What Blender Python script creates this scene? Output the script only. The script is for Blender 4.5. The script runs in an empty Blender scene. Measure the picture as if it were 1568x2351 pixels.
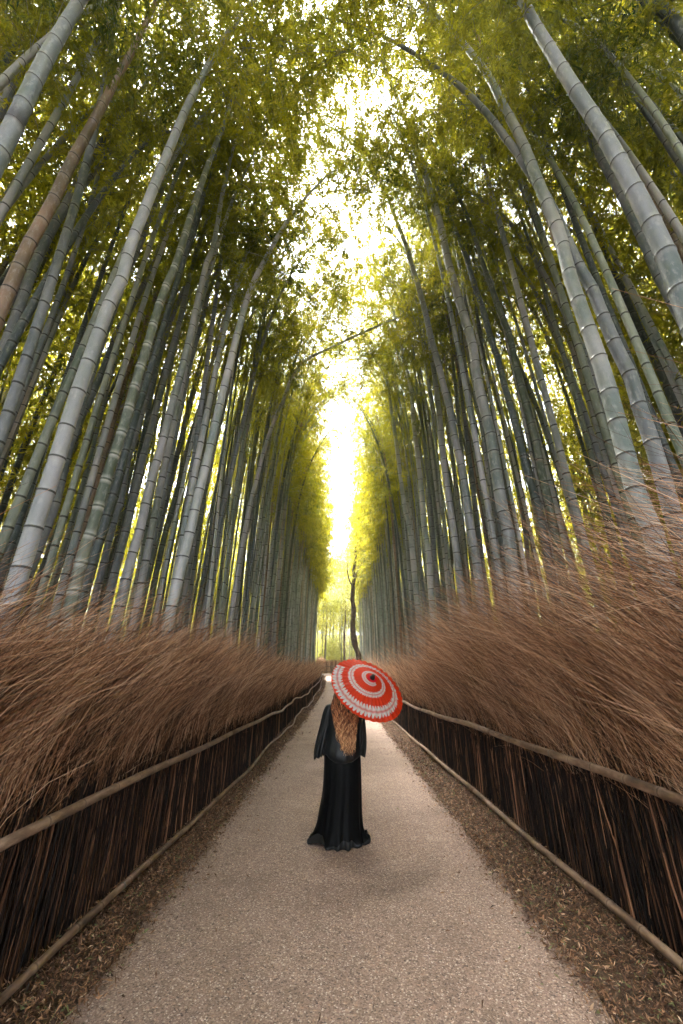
import bpy, math, random
import numpy as np
from mathutils import Vector, Matrix

random.seed(7)
rng = np.random.default_rng(11)
scene = bpy.context.scene

# ------------------------------------------------------------------ camera
CAM_H = 1.62
HAZE = 0.0010
F = 885.0 / 2351.0            # focal length as a share of the picture height
TILT = math.radians(22.66)
cam_data = bpy.data.cameras.new('camera')
cam = bpy.data.objects.new('camera', cam_data)
scene.collection.objects.link(cam)
cam_data.sensor_fit = 'VERTICAL'
cam_data.sensor_height = 36.0
cam_data.lens = 36.0 * F
cam_data.clip_start = 0.05
cam_data.clip_end = 3000
cam.location = (0, 0, CAM_H)
cam.rotation_euler = (math.pi / 2 + TILT, 0, 0)
scene.camera = cam

# ------------------------------------------------------------------ sky, sun, exposure
SUN_EL, SUN_AZ = math.radians(64), math.radians(-18)     # azimuth from +Y towards +X
world = bpy.data.worlds.new('World')
scene.world = world
world.use_nodes = True
wt = world.node_tree
wt.nodes.clear()
wo = wt.nodes.new('ShaderNodeOutputWorld')
wb = wt.nodes.new('ShaderNodeBackground')
sky = wt.nodes.new('ShaderNodeTexSky')
sky.sky_type = 'NISHITA'
sky.sun_disc = False
sky.sun_elevation = SUN_EL
sky.sun_rotation = SUN_AZ
sky.air_density = 1.0
sky.dust_density = 4.0
sky.ozone_density = 1.0
hs = wt.nodes.new('ShaderNodeHueSaturation')
hs.inputs['Saturation'].default_value = 0.10
hs.inputs['Value'].default_value = 1.0
wt.links.new(sky.outputs[0], hs.inputs['Color'])
cool = wt.nodes.new('ShaderNodeMix'); cool.data_type = 'RGBA'; cool.blend_type = 'MULTIPLY'
cool.inputs[0].default_value = 1.0; cool.inputs[7].default_value = (.95, .99, 1.06, 1)
wt.links.new(hs.outputs[0], cool.inputs[6])
wt.links.new(cool.outputs[2], wb.inputs['Color'])
wb.inputs['Strength'].default_value = 0.12
wt.links.new(wb.outputs[0], wo.inputs[0])
sun_d = bpy.data.lights.new('sun', 'SUN')
sun_d.energy = 3.0
sun_d.angle = math.radians(10)
sun_d.color = (1.0, 0.95, 0.86)
sun = bpy.data.objects.new('sun', sun_d)
scene.collection.objects.link(sun)
sdir = Vector((math.sin(SUN_AZ) * math.cos(SUN_EL), math.cos(SUN_AZ) * math.cos(SUN_EL), math.sin(SUN_EL)))
sun.rotation_euler = sdir.to_track_quat('Z', 'Y').to_euler()
scene.view_settings.view_transform = 'Standard'
scene.view_settings.look = 'None'
scene.view_settings.exposure = 3.62
scene.view_settings.gamma = 1.0
scene.cycles.max_bounces = 6
scene.cycles.diffuse_bounces = 4
scene.cycles.glossy_bounces = 2
scene.cycles.transmission_bounces = 4
scene.cycles.use_adaptive_sampling = True
scene.cycles.adaptive_threshold = 0.05
scene.cycles.transparent_max_bounces = 8

# ------------------------------------------------------------------ helpers
col = scene.collection

def ground_z(y):
    y = np.maximum(np.asarray(y, dtype=float) - 14.0, 0)
    return 0.00115 * np.minimum(y, 40) ** 2 + 0.092 * np.maximum(y - 40, 0)

def bend(y):                                   # sideways drift of the path far off
    y = np.maximum(np.asarray(y, dtype=float) - 30.0, 0)
    return -0.0016 * y ** 2

def mesh_np(name, verts, faces, mats, mat_idx=None, smooth=True, attrs=None):
    """verts (n,3), faces (m,k) with one k, or a list of such arrays"""
    if not isinstance(faces, list): faces = [faces]
    me = bpy.data.meshes.new(name)
    verts = np.ascontiguousarray(verts, dtype=np.float32)
    me.vertices.add(len(verts)); me.vertices.foreach_set('co', verts.ravel())
    loops = np.concatenate([f.ravel() for f in faces]).astype(np.int32)
    tot = np.concatenate([np.full(len(f), f.shape[1]) for f in faces]).astype(np.int32)
    start = np.concatenate([[0], np.cumsum(tot)[:-1]]).astype(np.int32)
    me.loops.add(len(loops)); me.loops.foreach_set('vertex_index', loops)
    me.polygons.add(len(tot)); me.polygons.foreach_set('loop_start', start)
    if mat_idx is not None: me.polygons.foreach_set('material_index', np.asarray(mat_idx, dtype=np.int32))
    me.polygons.foreach_set('use_smooth', np.full(len(tot), smooth))
    for m in mats: me.materials.append(m)
    if attrs:
        for k, v in attrs.items():
            v = np.asarray(v, dtype=np.float32)
            if v.ndim == 1:
                a = me.attributes.new(k, 'FLOAT', 'POINT'); a.data.foreach_set('value', v)
            else:
                a = me.attributes.new(k, 'FLOAT_COLOR', 'POINT'); a.data.foreach_set('color', v.ravel())
    me.update(calc_edges=True)
    return me

def obj(name, me, parent=None):
    o = bpy.data.objects.new(name, me); col.objects.link(o)
    if parent: o.parent = parent
    return o

def tag(o, label=None, cat=None, group=None, kind=None):
    if label: o['label'] = label
    if cat: o['category'] = cat
    if group: o['group'] = group
    if kind: o['kind'] = kind
    return o

def root(name, loc, label, cat, group=None):
    o = bpy.data.objects.new(name, None); col.objects.link(o)
    o.empty_display_size = 0.1
    o.location = loc
    return tag(o, label, cat, group)

def frames(P):
    """tangent and two normals along polyline(s) P (...,n,3)"""
    T = np.gradient(P, axis=-2)
    T /= np.linalg.norm(T, axis=-1, keepdims=True) + 1e-9
    ref = np.zeros_like(T); ref[..., 0] = 0.31; ref[..., 1] = 0.93; ref[..., 2] = 0.17
    N = np.cross(T, ref); N /= np.linalg.norm(N, axis=-1, keepdims=True) + 1e-9
    B = np.cross(T, N)
    return T, N, B

def tubes(P, R, sides):
    """P (m,n,3) polylines, R (m,n) radii -> verts, quads"""
    m, n, _ = P.shape
    T, N, B = frames(P)
    a = np.arange(sides) * 2 * math.pi / sides
    ca, sa = np.cos(a), np.sin(a)
    V = P[:, :, None, :] + R[:, :, None, None] * (N[:, :, None, :] * ca[None, None, :, None] + B[:, :, None, :] * sa[None, None, :, None])
    idx = np.arange(m * n * sides).reshape(m, n, sides)
    nx = np.roll(idx, -1, axis=2)
    Q = np.stack([idx[:, :-1], nx[:, :-1], nx[:, 1:], idx[:, 1:]], axis=-1).reshape(-1, 4)
    return V.reshape(-1, 3), Q

def spline(pts, n):
    """Catmull-Rom through pts, resampled evenly"""
    P = np.asarray(pts, dtype=float)
    P = np.vstack([2 * P[0] - P[1], P, 2 * P[-1] - P[-2]])
    out = []
    for i in range(1, len(P) - 2):
        t = np.linspace(0, 1, 16, endpoint=False)[:, None]
        p0, p1, p2, p3 = P[i - 1], P[i], P[i + 1], P[i + 2]
        out.append(0.5 * (2 * p1 + (p2 - p0) * t + (2 * p0 - 5 * p1 + 4 * p2 - p3) * t ** 2 + (3 * p1 - p0 - 3 * p2 + p3) * t ** 3))
    out.append(P[-2][None])
    C = np.vstack(out)
    d = np.concatenate([[0], np.cumsum(np.linalg.norm(np.diff(C, axis=0), axis=1))])
    s = np.linspace(0, d[-1], n)
    return np.stack([np.interp(s, d, C[:, k]) for k in range(C.shape[1])], axis=1), d[-1]

# ------------------------------------------------------------------ materials
def mat(name):
    m = bpy.data.materials.new(name); m.use_nodes = True
    nt = m.node_tree; b = nt.nodes['Principled BSDF']
    return m, nt, b

def N(nt, kind, **kw):
    n = nt.nodes.new(kind)
    for k, v in kw.items():
        if k in n.inputs: n.inputs[k].default_value = v
        else: setattr(n, k, v)
    return n

def ramp(nt, stops, interp='LINEAR'):
    r = nt.nodes.new('ShaderNodeValToRGB'); cr = r.color_ramp; cr.interpolation = interp
    while len(cr.elements) < len(stops): cr.elements.new(0.5)
    for e, (p, c) in zip(cr.elements, stops):
        e.position = p; e.color = (*c, 1) if len(c) == 3 else c
    return r

def mixc(nt, fac, a, b, blend='MIX'):
    m = nt.nodes.new('ShaderNodeMix'); m.data_type = 'RGBA'; m.blend_type = blend
    for sock, v in ((m.inputs[0], fac), (m.inputs[6], a), (m.inputs[7], b)):
        if hasattr(v, 'is_output') or hasattr(v, 'links'): nt.links.new(v, sock)
        elif isinstance(v, tuple): sock.default_value = (*v, 1) if len(v) == 3 else v
        else: sock.default_value = v
    return m.outputs[2]

def mth(nt, op, a, b=None, clamp=False):
    m = nt.nodes.new('ShaderNodeMath'); m.operation = op; m.use_clamp = clamp
    for i, v in enumerate((a, b)):
        if v is None: continue
        if hasattr(v, 'links'): nt.links.new(v, m.inputs[i])
        else: m.inputs[i].default_value = v
    return m.outputs[0]

def bump(nt, b, h, strength=0.3, dist=0.01):
    bn = N(nt, 'ShaderNodeBump', Strength=strength, Distance=dist)
    nt.links.new(h, bn.inputs['Height']); nt.links.new(bn.outputs[0], b.inputs['Normal'])

def culm_material(name, fixed=False, ring=.38, line=.9):
    m, nt, b = mat(name)
    oi = N(nt, 'ShaderNodeObjectInfo'); tc = N(nt, 'ShaderNodeTexCoord')
    add = N(nt, 'ShaderNodeVectorMath', operation='ADD')
    off = N(nt, 'ShaderNodeCombineXYZ')
    r20 = mth(nt, 'MULTIPLY', oi.outputs['Random'], 37.0)
    nt.links.new(r20, off.inputs[0]); nt.links.new(r20, off.inputs[2])
    nt.links.new(tc.outputs['Object'], add.inputs[0]); nt.links.new(off.outputs[0], add.inputs[1])
    n1 = N(nt, 'ShaderNodeTexNoise', Scale=2.2, Detail=6.0, Roughness=0.6)
    n2 = N(nt, 'ShaderNodeTexNoise', Scale=26.0, Detail=5.0, Roughness=0.65)
    mp = N(nt, 'ShaderNodeMapping'); mp.inputs['Scale'].default_value = (1, 1, 0.35)
    nt.links.new(add.outputs[0], mp.inputs[0])
    nt.links.new(mp.outputs[0], n1.inputs[0]); nt.links.new(mp.outputs[0], n2.inputs[0])
    if fixed:
        n3 = N(nt, 'ShaderNodeTexNoise', Scale=1.7, Detail=0.0)
        mp3 = N(nt, 'ShaderNodeMapping'); mp3.inputs['Scale'].default_value = (1, 1, 0.02)
        nt.links.new(tc.outputs['Object'], mp3.inputs[0]); nt.links.new(mp3.outputs[0], n3.inputs[0])
        base = ramp(nt, [(0.3, (.10, .12, .11)), (0.45, (.27, .29, .28)), (0.55, (.44, .45, .45)), (0.68, (.30, .23, .17))]).outputs[0]
        nt.links.new(n3.outputs[0], nt.nodes[-1].inputs[0])
    else:
        base = oi.outputs['Color']
    dark = mixc(nt, 1.0, base, (.42, .52, .48), 'MULTIPLY')
    f1 = ramp(nt, [(.38, (0, 0, 0)), (.62, (1, 1, 1))]); nt.links.new(n1.outputs[0], f1.inputs[0])
    c = mixc(nt, f1.outputs[0], dark, base)
    f2 = ramp(nt, [(.52, (0, 0, 0)), (.70, (1, 1, 1))]); nt.links.new(n2.outputs[0], f2.inputs[0])
    lich = mth(nt, 'MULTIPLY', f2.outputs[0], 0.62)
    pale = mixc(nt, 0.55, base, (.42, .42, .40))
    c = mixc(nt, lich, c, pale)
    at = N(nt, 'ShaderNodeAttribute', attribute_name='node')
    pos = mth(nt, 'MULTIPLY', mth(nt, 'MAXIMUM', at.outputs['Fac'], 0.0), ring)
    neg = mth(nt, 'MULTIPLY', mth(nt, 'MAXIMUM', mth(nt, 'MULTIPLY', at.outputs['Fac'], -1.0), 0.0), line)
    c = mixc(nt, pos, c, pale if line > .5 else (.62, .62, .58))
    c = mixc(nt, neg, c, (.02, .018, .014))
    nt.links.new(c, b.inputs['Base Color'])
    b.inputs['Roughness'].default_value = 0.52
    b.inputs['Specular IOR Level'].default_value = 0.38
    bump(nt, b, n2.outputs[0], 0.15, 0.01)
    return m

M_CULM = culm_material('bamboo_culm')
M_RINGED = culm_material('white_ringed_culm', ring=.8, line=.3)
M_CULM_FAR = culm_material('bamboo_culm_far', True)

def leaf_material(name, c_a, c_b, t_a, t_b, scale):
    m = bpy.data.materials.new(name); m.use_nodes = True; nt = m.node_tree; nt.nodes.clear()
    out = N(nt, 'ShaderNodeOutputMaterial')
    oi = N(nt, 'ShaderNodeObjectInfo'); at = N(nt, 'ShaderNodeAttribute', attribute_name='tint')
    geo = N(nt, 'ShaderNodeNewGeometry')
    n1 = N(nt, 'ShaderNodeTexNoise', Scale=scale, Detail=1.0)
    nt.links.new(geo.outputs['Position'], n1.inputs[0])
    f = mth(nt, 'ADD', mth(nt, 'MULTIPLY', at.outputs['Fac'], 0.45), mth(nt, 'MULTIPLY', oi.outputs['Random'], 0.25))
    f = mth(nt, 'ADD', f, mth(nt, 'MULTIPLY', mth(nt, 'SUBTRACT', n1.outputs[0], .40), 1.2), clamp=True)
    cd = mixc(nt, f, c_a, c_b); ct = mixc(nt, f, t_a, t_b)
    d = N(nt, 'ShaderNodeBsdfDiffuse'); t = N(nt, 'ShaderNodeBsdfTranslucent'); g = N(nt, 'ShaderNodeBsdfGlossy', Roughness=0.45)
    g.inputs[0].default_value = (.7, .75, .7, 1)
    nt.links.new(cd, d.inputs[0]); nt.links.new(ct, t.inputs[0])
    a = N(nt, 'ShaderNodeAddShader'); nt.links.new(d.outputs[0], a.inputs[0]); nt.links.new(t.outputs[0], a.inputs[1])
    mx = N(nt, 'ShaderNodeMixShader', Fac=0.05)
    nt.links.new(a.outputs[0], mx.inputs[1]); nt.links.new(g.outputs[0], mx.inputs[2])
    nt.links.new(mx.outputs[0], out.inputs[0])
    return m

M_LEAF = leaf_material('bamboo_leaf', (.007, .024, .008), (.046, .062, .013), (.006, .036, .006), (.50, .43, .018), 0.45)  # dark end imitates leaves in shade, yellow end backlit ones

def tint_material(name, stops, rough=0.7, bumpy=False, trans=0.0):
    m, nt, b = mat(name)
    at = N(nt, 'ShaderNodeAttribute', attribute_name='tint')
    r = ramp(nt, stops); nt.links.new(at.outputs['Fac'], r.inputs[0])
    nt.links.new(r.outputs[0], b.inputs['Base Color'])
    b.inputs['Roughness'].default_value = rough
    b.inputs['Specular IOR Level'].default_value = 0.25
    return m

M_TWIG = tint_material('brushwood', [(0, (.018, .010, .006)), (.3, (.14, .060, .028)), (.6, (.52, .26, .130)), (1, (.95, .66, .44))], 0.6)
M_STALK = tint_material('brushwood_stalk', [(0, (.006, .004, .003)), (.35, (.022, .011, .006)), (.68, (.14, .062, .030)), (1, (.52, .26, .14))], 0.6)  # darker than the twigs: shade of the lower fence put into the colour
M_LITTER = tint_material('dry_leaf', [(0, (.02, .012, .008)), (.4, (.12, .058, .030)), (.75, (.36, .20, .11)), (.94, (.62, .46, .32)), (1, (.16, .17, .07))], 0.6)
M_HAIR = tint_material('wavy_hair', [(0, (.018, .007, .004)), (.45, (.20, .070, .028)), (.75, (.55, .26, .105)), (1, (.88, .56, .28))], 0.38)

def noise_material(name, stops, scale, rough, bstr=0.3, bdist=0.01, detail=6.0, stretch=None):
    m, nt, b = mat(name)
    tc = N(nt, 'ShaderNodeTexCoord'); n = N(nt, 'ShaderNodeTexNoise', Scale=scale, Detail=detail, Roughness=0.6)
    src = tc.outputs['Object']
    if stretch:
        mp = N(nt, 'ShaderNodeMapping'); mp.inputs['Scale'].default_value = stretch
        nt.links.new(src, mp.inputs[0]); src = mp.outputs[0]
    nt.links.new(src, n.inputs[0])
    r = ramp(nt, stops); nt.links.new(n.outputs[0], r.inputs[0]); nt.links.new(r.outputs[0], b.inputs['Base Color'])
    b.inputs['Roughness'].default_value = rough
    bump(nt, b, n.outputs[0], bstr, bdist)
    return m

M_SOIL = noise_material('grove_soil', [(.3, (.03, .018, .010)), (.5, (.08, .048, .026)), (.7, (.15, .09, .05))], 9.0, 0.95, 0.6, 0.03)
M_CORE = noise_material('packed_brushwood', [(.35, (.004, .003, .002)), (.7, (.016, .009, .005))], 30.0, 0.9, 0.8, 0.02, stretch=(1, 1, .1))  # near-black backing: shade of the gaps between stalks put into its colour
M_BARK = noise_material('tree_bark', [(.3, (.03, .018, .012)), (.7, (.13, .08, .055))], 5.0, 0.9, 0.8, 0.03)
M_SKIN = noise_material('skin', [(.3, (.50, .30, .21)), (.7, (.56, .35, .25))], 8.0, 0.5, 0.05)
M_WIRE = noise_material('binding_wire', [(.3, (.10, .09, .08)), (.7, (.22, .20, .18))], 60.0, 0.5)
M_BLACK = noise_material('black_lacquer', [(.3, (.006, .006, .006)), (.7, (.012, .012, .012))], 20.0, 0.3, 0.05)
M_POLE = noise_material('parasol_wood', [(.3, (.18, .09, .04)), (.7, (.28, .15, .07))], 20.0, 0.4, 0.05)
M_FARTREE = leaf_material('broad_leaf', (.10, .11, .04), (.20, .19, .07), (.22, .23, .05), (.52, .48, .12), 0.5)

def rail_material():
    m, nt, b = mat('weathered_rail')
    tc = N(nt, 'ShaderNodeTexCoord'); n = N(nt, 'ShaderNodeTexNoise', Scale=14.0, Detail=7.0, Roughness=0.65)
    mp = N(nt, 'ShaderNodeMapping'); mp.inputs['Scale'].default_value = (1, .25, 1)
    nt.links.new(tc.outputs['Object'], mp.inputs[0]); nt.links.new(mp.outputs[0], n.inputs[0])
    r = ramp(nt, [(.3, (.045, .027, .017)), (.47, (.17, .102, .062)), (.66, (.36, .245, .165))]); nt.links.new(n.outputs[0], r.inputs[0])
    at = N(nt, 'ShaderNodeAttribute', attribute_name='node')
    neg = mth(nt, 'MULTIPLY', mth(nt, 'MAXIMUM', mth(nt, 'MULTIPLY', at.outputs['Fac'], -1.0), 0.0), 0.8)
    pos = mth(nt, 'MULTIPLY', mth(nt, 'MAXIMUM', at.outputs['Fac'], 0.0), 0.35)
    c = mixc(nt, pos, r.outputs[0], (.45, .34, .25)); c = mixc(nt, neg, c, (.05, .03, .02))
    nt.links.new(c, b.inputs['Base Color']); b.inputs['Roughness'].default_value = 0.5
    bump(nt, b, n.outputs[0], 0.25, 0.01)
    return m
M_RAIL = rail_material()

def path_material():
    m, nt, b = mat('path_aggregate')
    tc = N(nt, 'ShaderNodeTexCoord')
    src = tc.outputs['Object']
    v1 = N(nt, 'ShaderNodeTexVoronoi', Scale=135.0); v2 = N(nt, 'ShaderNodeTexVoronoi', Scale=62.0)
    n1 = N(nt, 'ShaderNodeTexNoise', Scale=1.1, Detail=7.0, Roughness=0.68)
    n2 = N(nt, 'ShaderNodeTexNoise', Scale=160.0, Detail=2.0)
    for q in (v1, v2, n1, n2): nt.links.new(src, q.inputs[0])
    sep = N(nt, 'ShaderNodeSeparateColor'); nt.links.new(v1.outputs['Color'], sep.inputs[0])
    r1 = ramp(nt, [(0, (.09, .072, .066)), (.12, (.17, .125, .105)), (.4, (.235, .178, .150)), (.75, (.285, .212, .175)), (.92, (.35, .28, .235)), (1, (.56, .50, .45))])
    nt.links.new(sep.outputs[0], r1.inputs[0])
    sep2 = N(nt, 'ShaderNodeSeparateColor'); nt.links.new(v2.outputs['Color'], sep2.inputs[0])
    r2 = ramp(nt, [(0, (.62, .58, .58)), (.10, (.94, .92, .91)), (.9, (1.04, 1.0, .98)), (1, (1.25, 1.14, 1.05))])
    nt.links.new(sep2.outputs[1], r2.inputs[0])
    c = mixc(nt, 1.0, r1.outputs[0], r2.outputs[0], 'MULTIPLY')
    r3 = ramp(nt, [(.30, (.80, .75, .71)), (.45, (1.06, 1.01, .97)), (.55, (1.14, 1.09, 1.05)), (.72, (1.36, 1.31, 1.27))]); nt.links.new(n1.outputs[0], r3.inputs[0])
    c = mixc(nt, 1.0, c, r3.outputs[0], 'MULTIPLY')
    nt.links.new(c, b.inputs['Base Color']); b.inputs['Roughness'].default_value = 0.8
    b.inputs['Specular IOR Level'].default_value = 0.3
    bump(nt, b, v1.outputs['Distance'], 0.5, 0.004)
    return m
M_PATH = path_material()

def satin(name, c, rough):
    m, nt, b = mat(name)
    tc = N(nt, 'ShaderNodeTexCoord'); n = N(nt, 'ShaderNodeTexNoise', Scale=120.0, Detail=3.0)
    nt.links.new(tc.outputs['Object'], n.inputs[0])
    r = ramp(nt, [(.3, tuple(x * .8 for x in c)), (.7, tuple(x * 1.2 for x in c))]); nt.links.new(n.outputs[0], r.inputs[0])
    nt.links.new(r.outputs[0], b.inputs['Base Color'])
    b.inputs['Roughness'].default_value = rough; b.inputs['Specular IOR Level'].default_value = 0.5 if rough < .55 else .12
    b.inputs['Sheen Weight'].default_value = 0.04 if rough < .55 else 0.0; b.inputs['Sheen Tint'].default_value = (.5, .8, .85, 1)
    return m
M_SATIN = satin('black_satin', (.0022, .0036, .0042), 0.50)
M_CLOTH = satin('black_crepe', (.0012, .0016, .0020), 0.6)

# ------------------------------------------------------------------ ground, path
ys = np.concatenate([np.arange(-30, 90, 1.0), [110, 160, 260, 500, 1000]])
xs = np.concatenate([[-1000, -300, -100, -40], np.arange(-16, 16.1, 1.0), [40, 100, 300, 1000]])
X, Y = np.meshgrid(xs, ys, indexing='ij')
Z = ground_z(Y) - 0.012
idx = np.arange(X.size).reshape(X.shape)
Q = np.stack([idx[:-1, :-1], idx[1:, :-1], idx[1:, 1:], idx[:-1, 1:]], -1).reshape(-1, 4)
g = obj('ground', mesh_np('ground', np.stack([X, Y, Z], -1).reshape(-1, 3), Q, [M_SOIL]))
tag(g, 'dark brown leaf-strewn soil of the bamboo grove', kind='structure')
ys = np.arange(-8, 51.01, 0.25)
us = np.linspace(-1, 1, 15)
U, Y = np.meshgrid(us, ys, indexing='ij')
edge = 0.025 * np.sin(Y * 5.1 + U * 3) + 0.03 * np.sin(Y * 2.3 - U) + 0.012 * np.sin(Y * 13)
X = U * 1.42 + bend(Y) + edge * (np.abs(U) > .95)
Z = ground_z(Y) + 0.03 * (1 - U ** 4) - 0.004
idx = np.arange(X.size).reshape(X.shape)
Q = np.stack([idx[:-1, :-1], idx[1:, :-1], idx[1:, 1:], idx[:-1, 1:]], -1).reshape(-1, 4)
p = obj('path', mesh_np('path', np.stack([X, Y, Z], -1).reshape(-1, 3), Q, [M_PATH]))
tag(p, 'pinkish brown aggregate footpath running straight into the grove', kind='structure')

# ------------------------------------------------------------------ brushwood fences with bamboo rails
def face_x(side, y):
    y = np.asarray(y, dtype=float)
    if side < 0:
        return np.interp(y, [0, 3, 4.6, 7.7, 12, 20, 52], [-1.80, -1.78, -1.73, -1.62, -1.70, -1.72, -1.75]) + bend(y)
    return np.interp(y, [0, 3, 7, 16, 52], [2.0, 1.97, 1.92, 1.76, 1.74]) + bend(y)

def rail_h(side, y):
    y = np.asarray(y, dtype=float)
    if side < 0: return np.interp(y, [0, 4, 14, 40], [.80, .81, .68, .66])
    return np.interp(y, [0, 3, 13, 40], [.94, .955, .80, .72])

def pole_mesh(P0, total, radius, sides=12, spacing=0.3, rj=0.04):
    """bamboo pole through the control points P0 with swollen nodes"""
    n = max(4, int(total / spacing))
    sp = np.cumsum(rng.uniform(.75, 1.25, n)); sp = sp / sp[-1]
    C, L = spline(P0, 400)
    s_all, r_all, nd = [0], [radius], [0]
    for t in sp[:-1]:
        s = t * L
        for ds, rr, v in ((-.035, 1.0, 0), (-.010, 1.05, .8), (0, 1.12, -1), (.010, 1.06, .5), (.035, 1.0, 0)):
            s_all.append(s + ds); r_all.append(radius * rr * (1 + rj * rng.normal() * .3)); nd.append(v)
    s_all.append(L); r_all.append(radius); nd.append(0)
    s_all = np.array(s_all); order = np.argsort(s_all); s_all = s_all[order]
    r_all = np.array(r_all)[order]; nd = np.array(nd)[order]
    d = np.linspace(0, L, 400)
    P = np.stack([np.interp(s_all, d, C[:, k]) for k in range(3)], 1)
    V, Q = tubes(P[None], r_all[None], sides)
    caps = []
    m = len(P)
    V = np.vstack([V, P[0], P[-1]])
    a = len(V) - 2; b = len(V) - 1
    i = np.arange(sides); j = (i + 1) % sides
    T = np.vstack([np.stack([np.full(sides, a), j, i], 1), np.stack([np.full(sides, b), (m - 1) * sides + i, (m - 1) * sides + j], 1)])
    return V, [Q, T], np.concatenate([np.repeat(nd, sides), [-.6, -.6]])

def wire_mesh(c, r):
    m = []
    for k in range(3):
        a = np.linspace(0, 2 * math.pi, 15)
        m.append(np.stack([c[0] + r * np.cos(a), np.full(15, c[1] + .006 * (k - 1)) + .004 * np.sin(a + k), c[2] + r * np.sin(a)], 1))
    return tubes(np.array(m), np.full((3, 15), .0016), 5)

def twig_block(n, y0, y1, side, kind, ypow=1.0):
    """control polylines of n twigs"""
    u = rng.random(n)
    y = y0 + (y1 - y0) * u ** ypow
    fx = face_x(side, y)
    g0 = ground_z(y)
    hvar = 0.5 * np.sin(y * 1.9 + side) + 0.5 * np.sin(y * .77 + 2.1 * side)
    near = np.clip((7 - y) / 6, 0, 1)
    if kind == 'stalk':
        dep = rng.random(n) ** 1.1 * .30
        base = np.stack([fx + side * (.055 + dep), y, g0], 1)
        h = rng.uniform(.75, 1.5, n)
        lean = np.stack([side * (np.abs(rng.normal(0, .04, n)) * (dep < .08) + rng.normal(0, .04, n) * (dep >= .08)), rng.normal(.04, .08, n), np.ones(n)], 1)
        pts = []
        w = rng.normal(0, .012, (n, 4, 3)); w[:, 0] = 0
        for k, t in enumerate((0, .35, .7, 1)):
            pts.append(base + lean * (h * t)[:, None] + w[:, k] * [1, 1, 0])
        P = np.stack(pts, 1)
        r0 = rng.uniform(.0022, .0066, n) * (1 + .03 * y)
        R = r0[:, None] * np.array([1, .95, .8, .5])
        return P, R, y
    top = .90 if side < 0 else .93
    z0 = (.42 + 1.03 * rng.beta(1.7, 1.25, n)) * top
    dep = rng.random(n) * .55 + .16 * np.clip(1.0 * top - z0, 0, 1) / .4
    bulge = .10 * np.clip((z0 - 1.0), 0, 1)
    base = np.stack([fx + side * (.03 + dep) - side * bulge * (dep < .2), y, g0 + z0], 1)
    L = rng.uniform(.45, 1.05, n) * (1 + .20 * hvar) * (.88 if side < 0 else .84)
    L = L * np.clip(1.35 - .3 * z0, .8, 1.2)
    tuft = np.floor(y / .17 + .8 * rng.random(n)).astype(int) % 997
    lay = np.floor(z0 / .28).astype(int)
    tr = np.random.default_rng(31 + side).normal(0, 1, (997, 6, 4))[tuft, np.clip(lay, 0, 5)]
    L = L * (1 + .16 * tr[:, 0])
    inw = rng.normal(.24 if side < 0 else .36, .12, n) + .17 * tr[:, 1]
    fw = rng.normal(.36, .14, n) + .20 * tr[:, 2]
    stiff = rng.random(n) < .12
    inw = np.where(stiff, rng.normal(.1, .4, n), inw); fw = np.where(stiff, rng.normal(.1, .45, n), fw)
    up0 = np.stack([-side * inw * .15, fw * .25, np.ones(n)], 1)
    up1 = np.stack([-side * inw * 1.7, fw * 1.7, .60 + .3 * rng.random(n) + .12 * tr[:, 3]], 1)
    if kind == 'wild':
        L = rng.uniform(.8, 1.5, n) * (1.0 if side < 0 else 1.40)
        base[:, 2] = g0 + rng.uniform(.85, 1.5, n) * top
        up1 = np.stack([-side * rng.normal(.9, .5, n), rng.normal(.9, .5, n), rng.uniform(.3, 1.2, n)], 1)
    pts = [base]
    cur = base.copy()
    for t in (.15, .5, .85):
        d = up0 * (1 - t) + up1 * t
        d += rng.normal(0, .12, (n, 3))
        d /= np.linalg.norm(d, axis=1, keepdims=True)
        cur = cur + d * (L / 3)[:, None]
        pts.append(cur)
    P = np.stack(pts, 1)
    r0 = rng.uniform(.0009, .0023, n) * (1 + .045 * y)
    R = r0[:, None] * np.array([1.2, 1, .8, .35])
    return P, R, y

def fork_block(block, share, rng_):
    P, R, y = block
    k = np.nonzero(rng_.random(len(P)) < share)[0]
    j = rng_.integers(1, 3, len(k))
    a = P[k, j]; d = P[k, j + 1] - P[k, j]
    ln = np.linalg.norm(d, axis=1, keepdims=True)
    d = d / ln + rng_.normal(0, .38, d.shape); d /= np.linalg.norm(d, axis=1, keepdims=True)
    L = ln * rng_.uniform(.5, 1.1, (len(k), 1))
    b = a + d * L * .5; c = a + d * L + rng_.normal(0, .012, a.shape) + [0, 0, .012]
    Q = np.stack([a, (a + b) / 2, b, c], 1)
    r = R[k, j] * .75
    return Q, r[:, None] * np.array([1, .85, .7, .3]), y[k]

def brush_mesh(name, blocks, material, sides=3, tb=(1.3, 1.5)):
    Vs, Qs, Ts, off = [], [], [], 0
    for P, R, y in blocks:
        V, Q = tubes(P, R, sides)
        Vs.append(V); Qs.append(Q + off); off += len(V)
        t = np.clip(rng.beta(*tb, len(P)) + .16 * np.sin(y * 3.1) * np.sin(y * 7.7 + 1), 0, 1)
        Ts.append(np.repeat(t, P.shape[1] * sides))
    return mesh_np(name, np.vstack(Vs), np.vstack(Qs), [material], attrs={'tint': np.concatenate(Ts)})

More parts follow.
